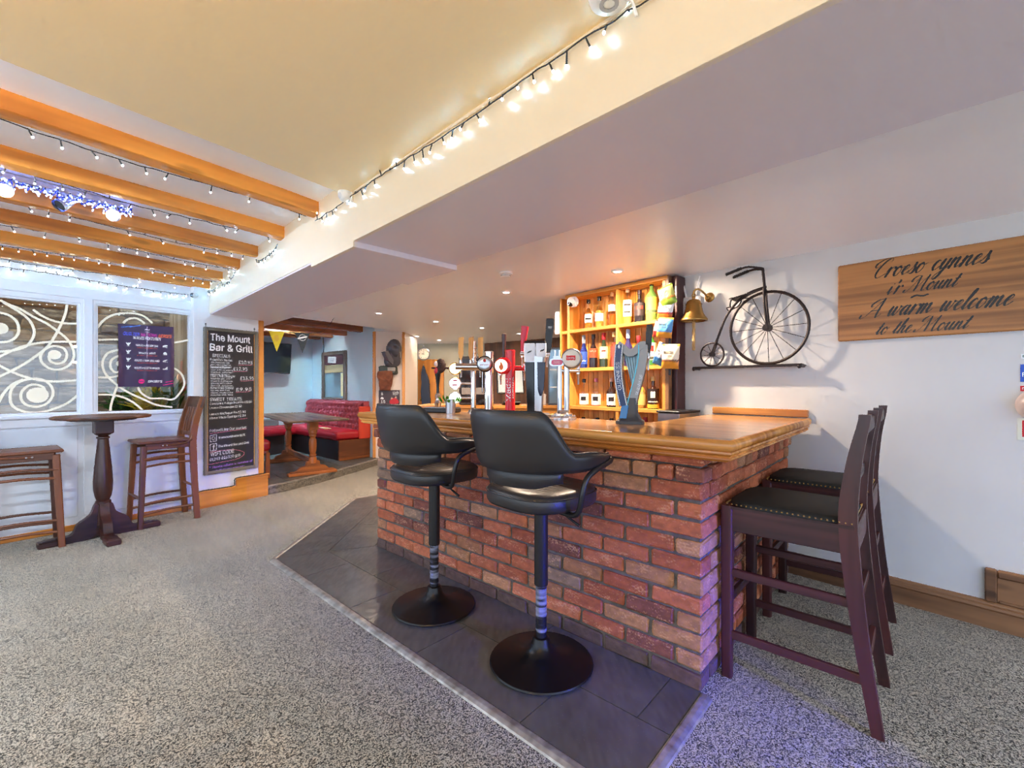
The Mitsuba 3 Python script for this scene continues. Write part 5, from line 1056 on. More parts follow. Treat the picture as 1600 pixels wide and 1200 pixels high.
# ================================================================ the seating nook
NF = .1005
p = P()
L0, L1, dpt, ht = .10, 1.98, .40, .44
p.add('plinth', bx(L0, L1-.012, -.50, -.14, 0, .30, .004), paint(40, 22, 18, .6)).add('end_panel', bx(L1-.012, L1+.02, -.52, -.01, 0, .305, .004), w_trest, None, 'oak end panel')
p.add('seat', loft([(0, 0, 0, 0, 0)]) if False else bx(L0, L1+.01, -.56, -.14, .30, .44, .035), red_leather, 50, 'red leather seat cushion')
nx, nz = 90, 34; v, f = [], []
zb0, zb1 = .42, .875
for i in range(nx+1):
    for j in range(nz+1):
        x, z = L0+(L1-L0)*i/nx, zb0+(zb1-zb0)*j/nz
        gx, gz = (x-L0)/.105, (z-zb0)/.083
        row = math.floor(gz); t1, t2 = gx+gz*.5, gx-gz*.5
        d1, d2 = abs(t1-round(t1)), abs(t2-round(t2))
        puff = min(1, (min(d1, d2)/.26))**.6
        edge = min(1, (zb1-z)/.05)**.5 if z > zb1-.05 else 1
        v.append([x, -.085-.075*edge*(.25+.75*puff)-.045*(1-(z-zb0)/(zb1-zb0)), z])
for i in range(nx):
    for j in range(nz):
        a = i*(nz+1)+j; f += [[a, a+nz+1, a+nz+2], [a, a+nz+2, a+1]]
p.add('tufted_back', trimesh.Trimesh(np.array(v), np.array(f), process=False), red_back, True, 'worn red diamond tufted backrest').add('back_frame', bx(L0, L1, -.105, -.005, .30, .88, .012), red_back)
p.add('back_end', bx(L1-.005, L1+.035, -.20, -.005, .30, .80, .02), B('red_orange_cloth', pri(c(206, 64, 40), .6)), None, 'orange red padded end')
bt = []
for r in range(5):
    for k in range(17): bt.append(ell(L0+.05+(k+.5*(r % 2))*.1075, -.125-.03*(1-r/5), zb0+.06+.083*r, .012, .010, .012, 1))
p.add('tufted_back__button', cat(bt), paint(92, 30, 40, .5), None, kind='stuff')
thing('tufted_bench', 'red leather bench with a tufted back along the nook wall', 'bench', p, at(NM, 0, 0, NF))
p = P().add('plinth', bx(-1.5, -.50, -.50, -.10, 0, .30, .004), paint(40, 22, 18, .6)).add('seat', bx(-1.5, -.30, -.56, -.10, .30, .44, .03), red_leather, 50).add('back', bx(-1.5, -.4, -.10, -.01, .30, .55, .02), paint(90, 84, 78, .6))
thing('corner_bench', 'red leather bench under the television, continuing round the nook corner', 'bench', p, at(NT, -.25, 0, NF))
thing('bench_book', 'small pale booklet lying on the red tufted bench', 'booklet', P().add(None, bx(-.15, .15, -.05, .05, 0, .012, .003), paint(230, 204, 150, .5)), at(NM, 1.35, -.42, NF+.4405, -8))
def trestle():
    q = P()
    for k, y in enumerate((-.62, .62)):
        q.add('column', lathe([(0, .63), (.052, .63), (.052, .52), (.040, .505), (.044, .49), (.036, .475), (.030, .46), (.042, .44), (.046, .38), (.042, .30), (.032, .26), (.044, .25), (.044, .235), (.034, .225), (.046, .20), (.046, .14), (0, .14)], 24, (0, y, 0)), w_trest, 35)
        q.add('column_head', bx(-.055, .055, y-.055, y+.055, .56, .68, .004), w_trest)
        q.add('top_bearer', bx(-.26, .26, y-.03, y+.03, .66, .685, .004), w_trest)
        fo = Polygon(spline([(-.26, .0), (-.26, .05), (-.20, .055), (-.15, .10), (-.09, .115), (-.075, .165), (-.05, .17), (0, .17), (.05, .17), (.075, .165), (.09, .115), (.15, .10), (.20, .055), (.26, .05), (.26, 0)], 3))
        q.add('foot', mv(up(extr(fo, .06)), 0, y+.03, 0), w_trest, 30)
        q.add('foot_pad', bx(-.29, .29, y-.045, y+.045, 0, .035, .004), w_trest)
    q.add('stretcher', bx(-.015, .015, -.60, .60, .12, .19, .004), w_trest)
    q.add('top', bx(-.36, .36, -.92, .92, .683, .706, .006), w_ttop, None, 'dark greyed wooden top', grain=1)
    return q
thing('trestle_table', 'long dark wooden trestle table with turned legs in the seating nook', 'table', trestle(), at(I4, -2.925, 6.17, NF, math.degrees(math.atan2(.79, .96))))
p = P().add('seat', bx(-.30, .05, -.9, .0, .33, .465, .03), red_leather, 50, 'red leather seat').add('rail', bx(-.28, .03, -.88, -.02, .30, .335, .004), w_trest)
for x, y in ((.02, -.86), (.02, -.04), (-.27, -.86), (-.27, -.04)): p.add('leg', bx(x-.022, x+.022, y-.022, y+.022, 0, .31, .004), w_trest)
thing('red_stool_bench', 'red leather backless bench at the near left of the nook', 'bench', p, at(frame((-2.93, 5.37), (.75, .66)), 0, .95, NF))
# television
p = P().add('case', bx(-.45, .45, -.035, .035, -.26, .26, .008), blk).add('case__screen', bx(-.435, .435, -.0375, -.034, -.235, .248, .001), B('tv_screen', pri(c(8, 8, 10), .08, spec=.7))).add('bracket', cat(bx(-.1, .1, .035, .10, -.08, .08, .004), bx(-.03, .03, .09, .27, -.04, .04, .004)), blk).add('stand_bar', bx(-.25, .25, -.036, -.03, -.256, -.246, .001), paint(150, 150, 154, .3))
thing('television', 'black flat television on the nook wall', 'television', p, at(NT, -.98, -.275, 1.69, 4, 0, 0) @ trimesh.transformations.rotation_matrix(math.radians(6), [1, 0, 0]))
# framed hatch
p = P()
X0, X1, Z0, Z1 = .43, 1.285, .985, 1.82
gw = wood('wood_hatch', (70, 54, 44), (112, 90, 74), .6, 26)
p.add('frame_side', bx(X0, X0+.085, -.035, -.001, Z0, Z1, .005), gw).add('frame_side', bx(X1-.085, X1, -.035, -.001, Z0, Z1, .005), gw).add('frame_rail', bx(X0+.085, X1-.085, -.035, -.001, Z1-.06, Z1, .005), gw).add('frame_rail', bx(X0+.085, X1-.085, -.035, -.001, Z0, Z0+.03, .005), gw)
p.add('head_panel', bx(X0+.085, X1-.085, -.02, -.004, Z1-.23, Z1-.06, .003), w_mahog).add('blind', bx(X0+.10, X1-.10, -.028, -.016, Z1-.37, Z1-.235, .01), wood('wood_blind', (150, 126, 80), (190, 168, 116), .7, 60))
p.add('pane', bx(X0+.085, X1-.085, -.012, -.008, Z0+.03, Z1-.23, .001), B('hatch_glass', pri(c(150, 166, 164), .1, .85)), None, 'reflecting glass pane')
p.add('pane__strip', bx(X1-.20, X1-.10, -.0135, -.0115, Z0+.06, Z1-.38, .001), paint(222, 214, 140, .4), None, 'pale yellow strip behind the glass')
thing('hatch_window', 'dark wood framed hatch window with a paper notice above the tufted bench', 'window', p, NM)
p = P().add('paper', bx(-.15, .14, -.003, 0, -.055, .055, .0005), paint(226, 230, 234, .7)).add('paper__lettering', cat(wall_txt('PLEASE KEEP', -.005, .012, .022, -.0032, centre=True), wall_txt('CLOSED', -.005, -.025, .022, -.0032, centre=True)), paint(120, 130, 150, .7))
thing('paper_notice', 'white paper notice stuck on the head of the hatch window', 'notice', p, at(NM, .80, -.0205, 1.675, 0, 0, 3))
thing('wall_cable', 'thin dark cable dropping to the hatch window', 'cable', P().add(None, tube([(.46, -.012, 1.80), (.455, -.012, 2.1), (.455, -.012, 2.24)], .008, 8), paint(60, 70, 80, .5)), NM)
# nook beams
for i, (x, l) in enumerate(((.27, 1.2), (.74, 1.7), (1.22, 2.1), (1.72, 2.3))):
    e_ = w2(NM, x, 0)
    fr = frame(e_[:2], (-.6133, -.7899))
    thing('nook_beam', ['dark brown ceiling beam of the nook, innermost', 'brown ceiling beam of the nook, second from the corner', 'brown ceiling beam of the nook, third from the corner', 'short brown ceiling beam end beside the pier'][i], 'beam', P().add(None, bx(-.02, l, -.055, .055, 2.065 if i < 3 else 2.085, 2.24, .008), w_trest), fr, 'beams of the seating nook')
# bunting
for i, (u, mt, lb, w_) in enumerate(((0.0, paint(238, 214, 40, .6), 'yellow pennant hanging under the nook beams', .16), (.27, paint(44, 54, 60, .6), 'dark grey pennant with a white ring emblem under the nook beams', .16))):
    tri = Polygon([(-w_/2, 0), (w_/2, 0), (0, -.235)])
    q = P().add('cloth', mv(up(extr(tri, .003)), 0, 0, 0), mt)
    if i: q.add('cloth__emblem', cat(up(mv(extr(LineString([(.036*math.cos(a), -.055+.036*math.sin(a)) for a in np.linspace(0, 6.29, 24)]).buffer(.0025), .001), 0, 0, .0031)), up(mv(extr(LineString([(-.045, -.068), (.045, -.042)]).buffer(.009), .001), 0, 0, .0031))), wht)
    else: q.add('cloth__print', up(mv(extr(Polygon([(-.03, -.04), (.02, -.03), (.035, -.09), (0, -.13), (-.03, -.1)]).buffer(-.006), .001), 0, 0, .0031)), paint(226, 190, 60, .6))
    thing('pennant', lb, 'pennant', q, at(frame((-2.72, 5.18), (.86, .5)), u-.02+.02, 0, 1.848 if i else 1.848), None)
thing('bunting_string', 'dark string that carries the two pennants', 'string', P().add(None, tube(spline([(-.14, 0, 1.87), (-.08, 0, 1.850), (.12, 0, 1.847), (.36, 0, 1.850), (.52, 0, 1.90), (.62, 0, 2.05)], 5), .003, 6), blk), frame((-2.72, 5.18), (.86, .5)))
# bust, corbels and picture on the pier
PF = frame((-2.17, 7.0), (.47, .08))
h = trimesh.creation.icosphere(subdivisions=5); v = h.vertices.copy()
def bump(c0, r, amt, d=None):
    global v
    w = np.exp(-((v-np.array(c0))**2).sum(1)/r**2)[:, None]; v = v+w*amt*(np.array(d) if d is not None else v/np.linalg.norm(v, axis=1, keepdims=True))
v = v*[.80, .95, 1.08]
v[:, 2] += .0; jaw = np.clip(-v[:, 2]-.1, 0, 1); v[:, 0] *= 1-.25*jaw; v[:, 1] -= .12*jaw
bump((0, -.95, .32), .34, .14, (0, -1, 0)); bump((.3, -.85, .30), .2, .12, (0, -1, 0)); bump((-.3, -.85, .30), .2, .12, (0, -1, 0))
bump((.3, -.85, .08), .17, -.20, (0, -1, 0)); bump((-.3, -.85, .08), .17, -.20, (0, -1, 0))
bump((0, -1.0, -.12), .17, .30, (0, -1, 0)); bump((0, -1.0, .08), .12, .16, (0, -1, 0)); bump((.14, -.95, -.2), .1, .10, (0, -1, 0)); bump((-.14, -.95, -.2), .1, .10, (0, -1, 0))
bump((0, -.95, -.46), .22, .24, (0, -1, 0)); bump((0, -1.1, -.47), .055, -.12, (0, -1, 0)); bump((.0, -.8, -.82), .25, .22, (0, -1, -.3)); bump((.4, -.6, -.2), .25, .08); bump((-.4, -.6, -.2), .25, .08)
h.vertices = v*.115
bronze = B('dark_bronze', pri(c(84, 80, 86), .36, .3))
p = P().add('head', h, bronze, True)
p.add('head__ear', cat(ell(-.092, .015, .0, .014, .03, .036), ell(.092, .015, .0, .014, .03, .036)), bronze, 40)
p.add('head__eye', cat(ell(-.034, -.098, .012, .014, .012, .009), ell(.034, -.098, .012, .014, .012, .009)), paint(70, 68, 70, .2), 40)
p.add('neck', loft([(-.18, .085, .08, 0, .05), (-.08, .078, .075, 0, .03), (-.0, .08, .08, 0, .02)]), bronze, 50)
p.add('collar', cat(up(mv(extr(Polygon([(-.165, -.06), (-.11, -.045), (-.03, -.17), (-.04, -.23), (-.11, -.17)]), .09), 0, 0, -.05))), bronze, 30)
p.add('chest', loft([(-.25, .07, .05, .0, .06), (-.20, .10, .07, .0, .05), (-.13, .10, .07, 0, .045)]), bronze, 50)
thing('bust', 'dark bronze bust of a bald head on the cream pier', 'bust', p, at(PF, .335, -.18, 1.80, 34, 0, 0, 1.12))
m = bx(-.155, .12, -.115, 0, -.075, .07, .02); m.vertices += rng.uniform(-.012, .012, m.vertices.shape)
p = P().add('block', m, B('green_slate', pri(c(52, 60, 54), .45))).add('plate', bx(-.02, .10, -.135, -.105, -.02, .05, .01), paint(150, 142, 134, .5))
thing('corbel', 'rough dark green stone corbel under the bust', 'corbel', p, at(PF, .25, -.003, 1.465))
m = loft([(-.15, .075, .04, -.01, .02), (-.13, .085, .05, -.01, .01), (-.02, .10, .06, .0, .0), (.06, .115, .07, -.005, 0), (.14, .115, .07, -.01, 0), (.15, .10, .06, -.01, 0)]).subdivide().subdivide(); m.vertices += (np.stack([meshkit.fbm(m.vertices*16+k*9, 3) for k in range(3)], 1)-.5)*.035
thing('rock_bracket', 'rough red brown rock bracket below the dark corbel', 'bracket', P().add(None, m, B('red_rock', pri(proc(lambda p, n, uv: mix(c(84, 42, 28), c(150, 88, 60), fbm(p.x*20, p.y*20, p.z*20, 3))), .85)), 40), at(PF, .20, -.085, 1.30))
p = P().add('sheet', bx(.085, .405, -.006, -.001, .93, 1.155, .001), B('poster_brown', pri(c(66, 40, 42), .4)))
def blob(pts, col): p.add('sheet__print', up(mv(extr(Polygon(spline(pts, 4, True)).buffer(0), .001), 0, 0, .0065)), paint(*col, .5))
blob([(.25, .99), (.29, 1.02), (.33, 1.03), (.38, 1.0), (.39, .95), (.34, .935), (.26, .94)], (196, 34, 44)); blob([(.33, 1.03), (.345, 1.06), (.36, 1.03)], (222, 170, 150)); blob([(.27, 1.01), (.28, 1.045), (.30, 1.02)], (222, 170, 150)); blob([(.12, 1.08), (.135, 1.125), (.15, 1.08)], (230, 224, 222)); blob([(.11, 1.02), (.135, 1.05), (.165, 1.02), (.14, 1.01)], (230, 224, 222))
p.add('sheet__lettering', cat(wall_txt('LIVE', .30, 1.10, .03, -.0072, bold=True), wall_txt('15', .12, .955, .04, -.0072, bold=True), wall_txt('SPORT', .30, 1.075, .018, -.0072)), wht)
thing('sports_poster', 'dark red sports poster on the cream pier behind the left stool', 'poster', p, PF)
# the back room past the bar
p = P().add('leaf', bx(0, .52, -.03, .0, 0, 1.75, .004), w_trim).add('stile', bx(.44, .52, -.036, -.028, 0, 1.75, .003), w_trim).add('leaf__knob', ell(.06, -.055, .95, .025, .025, .025), brass, 40)
thing('plank_door', 'honey wood door in the back room below the wall clock', 'door', p, frame((-1.88, 8.97), (1, -.03)))
p = P().add('case', mv(lathe([(0, 0), (.115, 0), (.12, .01), (.12, .06), (.10, .07), (.095, .062), (0, .06)], 32), M=trimesh.transformations.rotation_matrix(PI/2, [1, 0, 0])), steel, 40).add('face', mv(lathe([(0, 0), (.097, 0), (.097, .004), (0, .004)], 32), 0, -.061, 0, M=trimesh.transformations.rotation_matrix(PI/2, [1, 0, 0])), paint(238, 232, 216, .5)).add('face__hands', cat(bx(-.004, .004, -.07, -.067, -.01, .06, .001), bx(-.04, .01, -.07, -.067, -.004, .004, .001)), blk)
p.add('bracket', tube(spline([(0, .02, .12), (0, .02, .17), (-.10, .04, .19), (-.16, .06, .15), (-.17, .06, -.05)], 5), .007, 8), steel, 40).add('face__numerals', cat(*[bx(.08*math.sin(k*PI/6)-.004, .08*math.sin(k*PI/6)+.004, -.0665, -.064, .08*math.cos(k*PI/6)-.008, .08*math.cos(k*PI/6)+.008, .001) for k in range(12)]), blk, None, kind='stuff')
thing('wall_clock', 'round chrome cased clock hanging from a bracket in the back room', 'clock', p, at(frame((-1.66, 8.4), (1, .25)), 0, 0, 1.815))
m = loft([(0, .075, .05, 0, 0), (.3, .085, .06, .0, 0), (.62, .07, .05, -.02, 0), (.82, .04, .035, -.05, 0), (.90, .015, .015, -.055, 0)]); m = m.subdivide().subdivide(); m.vertices[:, 0] += (meshkit.fbm(m.vertices*9, 3)-.5)*.05
thing('hanging_coat', 'dark blue coat hanging beside the honey door', 'coat', P().add('coat', m, B('navy_cloth', pri(c(52, 62, 84), .8)), 50).add('hook', tube([(-.055, .03, .93), (-.055, -.01, .9)], .006), steel), at(frame((-1.70, 8.865), (1, 0)), 0, 0, .72))
p = P().add('worktop', bx(-1.1, 1.15, -.28, .30, .965, 1.0, .008), w_pine).add('apron', bx(-1.08, 1.13, -.25, -.20, .88, .965, .004), w_trim).add('carcass', bx(-1.08, 1.13, -.18, .28, 0, .965, .004), w_dark)
thing('back_counter', 'honey topped back counter behind the beer fonts', 'counter', p, frame((.02, 5.25), (1, -.06)))
BCF = frame((.02, 5.25), (1, -.06))
p = P().add('screen_case', bx(-.16, .16, -.012, .012, 0, .30, .008), blk).add('screen', bx(-.145, .145, -.0145, -.0115, .018, .285, .001), paint(90, 90, 92, .3), None, 'glowing till screen', emit=glow(250, 240, 222, .3)).add('stand', cat(bx(-.05, .05, .0, .08, -.10, .1, .006), bx(-.10, .10, -.08, .12, -.125, -.10, .006)), blk)
thing('till_screen', 'black framed till with a bright screen on the back counter', 'till', p, at(BCF, -.03, -.05, 1.127, 14, -14))
p = P().add('case', bx(-.10, .10, -.08, .10, 0, .13, .008), paint(210, 206, 200, .5)).add('slot', bx(-.07, .07, -.083, -.079, .085, .095, .001), blk).add('paper_lid', bx(-.07, .07, -.06, .06, .13, .14, .004), paint(60, 60, 64, .4))
thing('receipt_printer', 'small pale receipt printer on the back counter right of the till', 'printer', p, at(BCF, .27, -.05, 1.0005, 6))
m = cat(*[ell(-.05+.03*k, random.uniform(-.02, .02), .03+.012*(k % 2), .035, .035, .03, 2) for k in range(5)])
thing('cloth_heap', 'heap of dark bar cloths on the back counter left of the till', 'cloth', P().add(None, m, paint(34, 32, 36, .8), 50), at(BCF, -.33, -.08, 1.0005))
p = P().add('case', bx(-.15, .15, -.15, .15, 0, .56, .006), paint(46, 40, 40, .4)).add('door', bx(-.135, .135, -.157, -.15, .03, .53, .002), B('dark_glass', pri(c(40, 34, 34), .08, .3))).add('door__handle', cyl((.11, -.175, .15), (.11, -.175, .42), .008), steel, 40).add('tray', bx(-.13, .13, -.165, -.157, .12, .20, .004), paint(150, 140, 132, .5))
thing('bottle_fridge', 'dark glass fronted cabinet on the back counter left of the till', 'fridge', p, at(BCF, -.50, .05, 1.0005, 12))
p = P().add('case', bx(-.17, .17, -.14, .14, 0, .66, .006), paint(70, 84, 100, .4)).add('door', bx(-.155, .155, -.147, -.14, .02, .64, .002), B('blue_glass', pri(c(120, 150, 172), .08, .4))).add('door__handle', bx(-.02, .02, -.17, -.148, .05, .6, .004), paint(44, 56, 84, .4))
for z in (.2, .4): p.add('door__shelf_line', bx(-.15, .15, -.150, -.1465, z, z+.012, .001), wht)
thing('glass_fridge', 'pale blue glass fronted fridge on the back counter beside the bottle shelves', 'fridge', p, at(BCF, .58, .05, 1.0005, -4))

# ================================================================ beams, string lights and lamps
BE = [(-1.135, 2.595), (-1.535, 2.997), (-1.94, 3.405), (-2.29, 3.757), (-2.70, 4.17), (-3.08, 4.552)]
WDv = np.array([.581, .814]); Ln = [3.3, 3.3, 3.3, 3.3, 3.3, 3.3]
bulbm = B('bulb_glass', pri(c(240, 246, 255), .3))
ordn = ['first beam from the camera', 'second beam from the camera', 'third beam from the camera', 'fourth beam from the camera', 'fifth beam from the camera', 'sixth beam, nearest the etched windows']
BZ_ = 2.200
for i, e in enumerate(BE):
    fr = frame(e, -WDv)                           # x runs away from the bulkhead, y = towards the windows' far side
    n = 30; v, f = [], []
    for k in range(n+1):
        x = -.005+Ln[i]*k/n
        j = (meshkit.noise(np.array([[x*5+i*7, 0, 0], [x*5+i*7, 3, 0], [x*5, 6, i], [x*5, 9, i]]))-.5)*.012
        v += [[x, -.04+j[0], 2.285], [x, -.04+j[0], BZ_+.006], [x, -.034+j[1], BZ_+j[2]*.5], [x, .034+j[1], BZ_+j[3]*.5], [x, .04+j[1], BZ_+.006], [x, .04+j[1], 2.285]]
    for k in range(n):
        for q in range(5):
            a = k*6+q; f += [[a, a+6, a+7], [a, a+7, a+1]]
    for k, s in ((0, 1), (n, -1)):
        for q in range(1, 5): f.append([k*6, k*6+q, k*6+q+1][::s])
    m = trimesh.Trimesh(np.array(v), np.array(f), process=False); m.fix_normals()
    thing('ceiling_beam', 'honey stained wooden ceiling beam, '+ordn[i], 'beam', P().add(None, m, w_beam, 30, grain=0), fr, 'beams over the etched windows')
def string_light(name, label, pts, step, power=18, drop=(.02, .034), sides=(0, 0, 1), seed=0, M=I4, wire=None):
    R_ = random.Random(seed); L_ = LineString(pts); n = int(L_.length/step)
    wp_ = [np.array(L_.interpolate(t, True).coords[0])+[R_.uniform(-.003, .003), R_.uniform(-.003, .003), R_.uniform(-.004, .004)] for t in np.linspace(0, 1, max(4, n*2))]
    hold, bulbs = [], []
    for k in range(n):
        q = np.array(L_.interpolate((k+.5)/n, True).coords[0]); l = R_.uniform(*drop)
        d = np.array([R_.uniform(-.6, .6), R_.uniform(-.6, .6), R_.choice((-1, -1, -1, .8))]); d = d+np.array(sides)*0; d /= np.linalg.norm(d)
        if drop == (0, 0): d = np.array([R_.uniform(-1, 1), R_.uniform(-1, 1), R_.uniform(-1, .6)]); l = .018
        hold.append(cyl(q, q+d*l, .0024, .003, 6))
        bulbs.append(ell(*(q+d*(l+.004)), .0042, .0042, .0055, 1))
    p = P().add('wire', tube(np.array(wp_), .0021, 5), wire or blk).add('bulb_holder', cat(hold), blk, None, kind='stuff')
    p.add('bulb', cat(bulbs), bulbm, None, 'cold white glowing bulbs', kind='stuff', emit=glow(126, 194, 255, power*1.5, .5))
    return thing(name, label, 'string lights', p, M, 'cold white string lights')
# along the bulkhead, in the bulkhead's frame
pts = [(x, -.016, 2.168+.006*math.sin(x*6)) for x in np.linspace(-.45, 2.2, 40)]
string_light('string_light', 'string lights running along the cream bulkhead under the cream ceiling panel', pts, .066, 80, seed=1, M=BK)
for i, e in enumerate(BE):
    def off(x, y, z): q = np.array(e)-WDv*x+np.array([-WDv[1], WDv[0]])*y*-1; return (q[0], q[1], z)
    sd = -.048
    pts = [off(x, -.0-.0+sd*-1*(1 if i in (0, 1, 2, 3, 4, 5) else 1)*-1, 2.204+.010*math.sin(x*5.1+i)-.004) for x in np.linspace(.03, 2.6, 46)]
    string_light('string_light', 'string lights slung under the '+ordn[i], pts, (.088, .088, .085, .075, .07, .07)[i], (45, 50, 80, 110, 140, 180)[i], seed=10+i)
for i in range(5):                                # the short runs from beam to beam across the bulkhead
    a, b = np.array(BE[i]), np.array(BE[i+1]); o = np.array([-.709, -.705])*.02
    mid = (a+b)/2
    sag = (.03, .045, .02, .05, .03)[i]
    pts = [(*(a+(b-a)*t+o), 2.178-sag*4*t*(1-t)) for t in np.linspace(.04, .96, 14)]
    if i in (1, 3, 4): string_light('string_light', 'short swag of string lights on the bulkhead between the %s and %s beams' % (('', 'second', '', 'fourth', 'fifth')[i], ('', 'third', '', 'fifth', 'sixth')[i]), pts, .055, 60, seed=30+i)
pts = [(x, -.03, 2.125+.012*math.sin(x*4+1)) for x in np.linspace(-1.6, 1.22, 44)]
string_light('string_light', 'string lights along the head of the etched windows', pts, .062, 190, seed=40, M=WW)
# spot bar wrapped in string lights, and its twin further left, outside the picture
def spot_bar(dirs, lit):
    p = P().add('bar', bx(0, .62, -.022, .022, 2.235, 2.27, .005), steel)
    for k, x in enumerate((.06, .25, .46)):
        p.add('stem', cyl((x, 0, 2.24), (x, 0, 2.205), .008), chrome, 40)
        d = np.array(dirs[k]); d /= np.linalg.norm(d); q = np.array([x, 0, 2.195])
        p.add('spot_head', tube([q-d*.035, q-d*.03, q, q+d*.03, q+d*.045], [.012, .022, .027, .031, .032], 20, cap=False), chrome, 40)
        on = lit[k] > 0
        p.add('spot_bulb', cyl(q+d*.030, q+d*.036, .026, .026, 20), bulbm if on else blkg, None, 'lit bulb' if on else 'unlit bulb', **({'emit': glow(*((255, 240, 214) if lit[1] == 0 else (222, 238, 255)), lit[k], 1.5)} if on else {}))
    return p
SB = frame((-1.74-.6133*.80, 3.22-.7899*.80), -WDv)
thing('spot_bar', 'chrome three spot ceiling bar between the second and third beams', 'spotlight', spot_bar([(.10, .85, -.42), (.6, .3, -.6), (.22, .8, -.5)], (220, 0, 220)), SB)
thing('spot_bar', 'chrome three spot ceiling bar near the camera, turned to the etched windows', 'spotlight', spot_bar([(-.1, -.8, -.28), (.0, -.8, -.25), (-.3, -.8, -.3)], (1300, 1300, 1300)), frame((-1.75, .92), -WDv))
pts = [(x, .03*math.cos(x*40), 2.214+.022*math.sin(x*40)) for x in np.linspace(-.03, .66, 160)]
lb_ = [(x, (.045 if k % 2 else -.045), 2.225+.014*math.sin(k*1.7)) for k, x in enumerate(np.linspace(-.03, .66, 60))]
k_ = string_light('string_light', 'blue white string lights wound round the chrome spot bar', lb_, .03, 12, drop=(.006, .012), seed=50, M=SB, wire=paint(40, 60, 170, .4))
scene[k_+'__bulb']['emitter'] = glow(110, 140, 255, 9)
# downlights, detector, sensors and cables
for i, (x, y, pw_, lb) in enumerate(((.779, 3.306, 2700, 'glowing warm downlight above the worktop near the bottle shelves'), (-.052, 4.048, 1700, 'glowing warm downlight above the beer fonts'), (-1.551, 5.219, 900, 'small downlight, leftmost in the far row of the bar ceiling'), (-1.001, 5.891, 900, 'small downlight second from the left in the far row of the bar ceiling'), (-.439, 6.538, 900, 'small downlight third from the left in the far row of the bar ceiling'), (.114, 7.256, 900, 'small downlight at the right end of the far row of the bar ceiling'), (-1.62, 7.15+.5, 500, 'bright downlight beside the cream pier'), (-1.35, 8.3, 450, 'bright downlight in front of the sage wall'))):
    p = P().add('rim', lathe([(.030, -.002), (.046, -.002), (.047, .002), (.046, .006), (.030, .006)][::-1], 28), wht, 40)
    p.add('lamp', lathe([(.0, 0), (.029, 0), (.0291, .001)], 24), bulbm, None, emit=glow(255, 230, 202, pw_, 5.0 if i < 2 else 1.2))
    thing('downlight', lb, 'downlight', p, at(I4, x, y, 2.0635), 'ceiling downlights')
p = P().add('base', lathe([(0, 0), (.052, 0), (.055, -.012), (.045, -.018), (0, -.018)][::-1], 28), wht, 40).add('chamber', lathe([(0, -.034), (.034, -.034), (.038, -.028), (.036, -.018), (0, -.018)], 24), wht, 40).add('vent_ring', lathe([(.034, -.028), (.0395, -.028), (.0395, -.024), (.034, -.024)], 24), paint(150, 148, 146, .5), 40)
thing('smoke_detector', 'small white smoke detector on the bar ceiling', 'smoke detector', p, at(I4, -.048, 3.362, 2.0695))
p = P().add('shell', ell(0, -.03, 0, .034, .032, .045, 3), wht, 50).add('backplate', bx(-.03, .03, -.012, 0, -.045, .045, .004), wht).add('lens', ell(0, -.050, -.012, .02, .013, .02, 2), paint(214, 216, 220, .25), 40)
thing('motion_sensor', 'white motion sensor on the bulkhead at the corner of the cream ceiling panel', 'sensor', p, at(BK, -.03, -.001, 2.19))
p = P().add('body', lathe([(0, -.032), (.030, -.034), (.046, -.026), (.052, -.010), (.05, 0), (0, 0)], 30), wht, 40).add('grille', lathe([(.014, -.0345), (.024, -.0345), (.024, -.033), (.014, -.033)], 24), paint(170, 172, 178, .4), 40).add('lead', tube(spline([(.03, .03, -.02), (.035, .05, -.02), (.04, .062, -.05)], 4), .004, 6), wht, 40)
thing('ceiling_sensor', 'round pale grey sensor under the cream ceiling panel at the top of the picture', 'sensor', p, at(BK, 1.55, -.075, 2.1955))
for k, z in enumerate((2.192, 2.186)):
    thing('ceiling_cable', ['upper cream cable tacked along the bulkhead', 'lower cream cable tacked along the bulkhead'][k], 'cable', P().add(None, tube([(x, -.005-.004*k, z+.0025*math.sin(x*9+k*2)) for x in np.linspace(.02, 2.3, 50)], .0035, 6), cream, 40), BK)
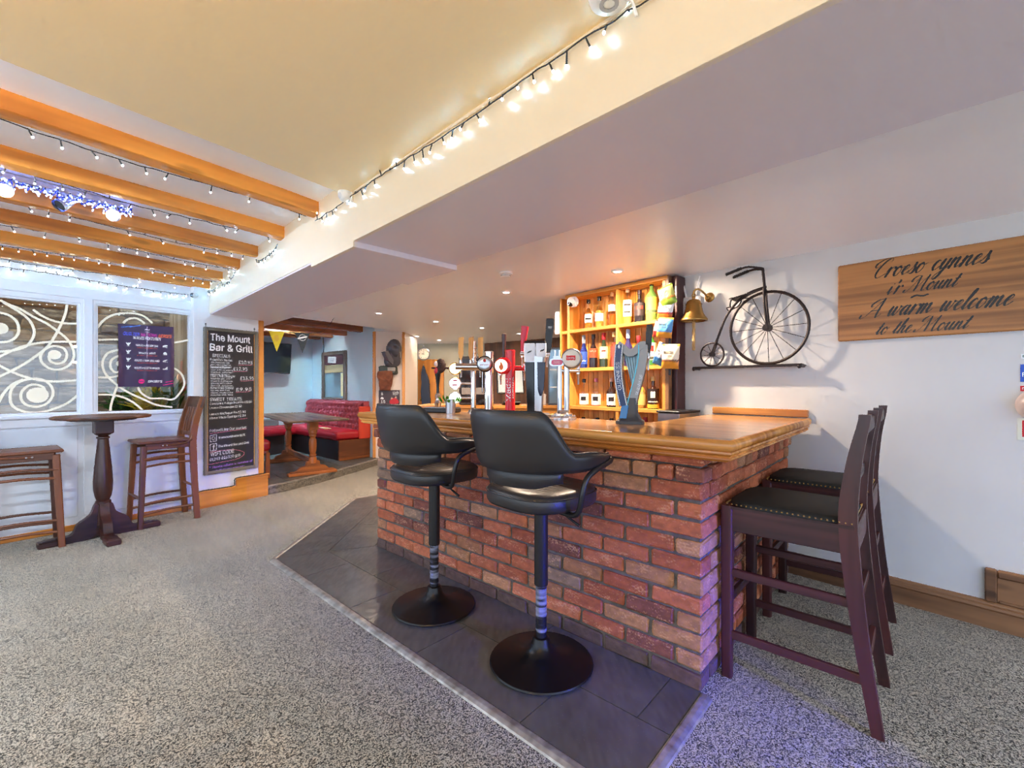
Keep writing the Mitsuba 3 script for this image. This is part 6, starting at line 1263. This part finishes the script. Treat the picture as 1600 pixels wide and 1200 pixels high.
# blue party lamp behind the right hand side of the camera, on the right wall
p = P().add('body', tube([(0, 0, -.07), (0, 0, .02), (0, 0, .07)], [.035, .05, .055], 20, cap=True), blk, 40).add('bracket', cat(bx(-.06, .06, -.01, .01, -.085, -.075, .002), bx(-.06, -.055, -.01, .01, -.08, .03, .001), bx(.055, .06, -.01, .01, -.08, .03, .001)), blk)
bl_p = np.array([2.176, .067, .62]); tg = np.array([.60, 1.72, .24]); d = tg-bl_p; d /= np.linalg.norm(d)
zx = np.cross([0, 0, 1], d); zx /= np.linalg.norm(zx); Mb = np.eye(4); Mb[:3, 0] = zx; Mb[:3, 1] = np.cross(d, zx); Mb[:3, 2] = d; Mb[:3, 3] = bl_p
iM = np.linalg.inv(Mb); fp = lambda x, y, z: tuple((iM @ np.array([bl_p[0]+x, bl_p[1]+y, z, 1]))[:3])
p.add('pole', cyl((0, 0, -.075), fp(0, 0, .02), .010), blk).add('foot', tube([fp(0, 0, .001), fp(0, 0, .02)], [.11, .10], 24), blk)
thing('party_lamp', 'small black blue light lamp standing on the carpet to the right of the camera', 'lamp', p, Mb)
scene['party_lamp_beam'] = {'type': 'spot', 'sampling_weight': .8, 'intensity': rgb([.1, .25, 23]), 'cutoff_angle': 18, 'beam_width': 7, 'to_world': TF().look_at(origin=(bl_p+d*.08).tolist(), target=tg.tolist(), up=[0, 0, 1])}
scene['party_lamp_glow'] = {'type': 'spot', 'sampling_weight': .5, 'intensity': rgb([.05, .08, .7]), 'cutoff_angle': 70, 'beam_width': 40, 'to_world': TF().look_at(origin=(bl_p+d*.08).tolist(), target=[1.7, 1.5, 0], up=[0, 0, 1])}
p = P().add('base', lathe([(0, 0), (.14, 0), (.14, .015), (.03, .03), (0, .03)], 32), blk, 40).add('pole', cyl((0, 0, .02), (0, 0, 1.22), .012), blk, 40).add('bowl', lathe([(.02, 1.22), (.08, 1.23), (.15, 1.28), (.17, 1.32), (.165, 1.32), (.145, 1.285), (.07, 1.24), (.02, 1.232)], 32), blk, 40).add('lamp', lathe([(0, 1.29), (.075, 1.29), (.07, 1.30), (0, 1.305)], 28), bulbm, None, emit=glow(255, 214, 150, 470, 4.0))
thing('floor_uplighter', 'black floor standing uplighter behind the camera', 'lamp', p, at(I4, -1.15, -.75, 0))
p = P().add('rim', lathe([(.13, .0), (.17, .0), (.172, .03), (.13, .03)][::-1], 36), wht, 40).add('diffuser', lathe([(0, -.02), (.08, -.016), (.13, 0), (.13, .02), (0, .02)], 32), bulbm, None, emit=glow(170, 220, 255, 520, 3.0))
thing('nook_ceiling_lamp', 'round white ceiling lamp above the seating nook', 'ceiling lamp', p, at(I4, -3.35, 6.95, 2.21))
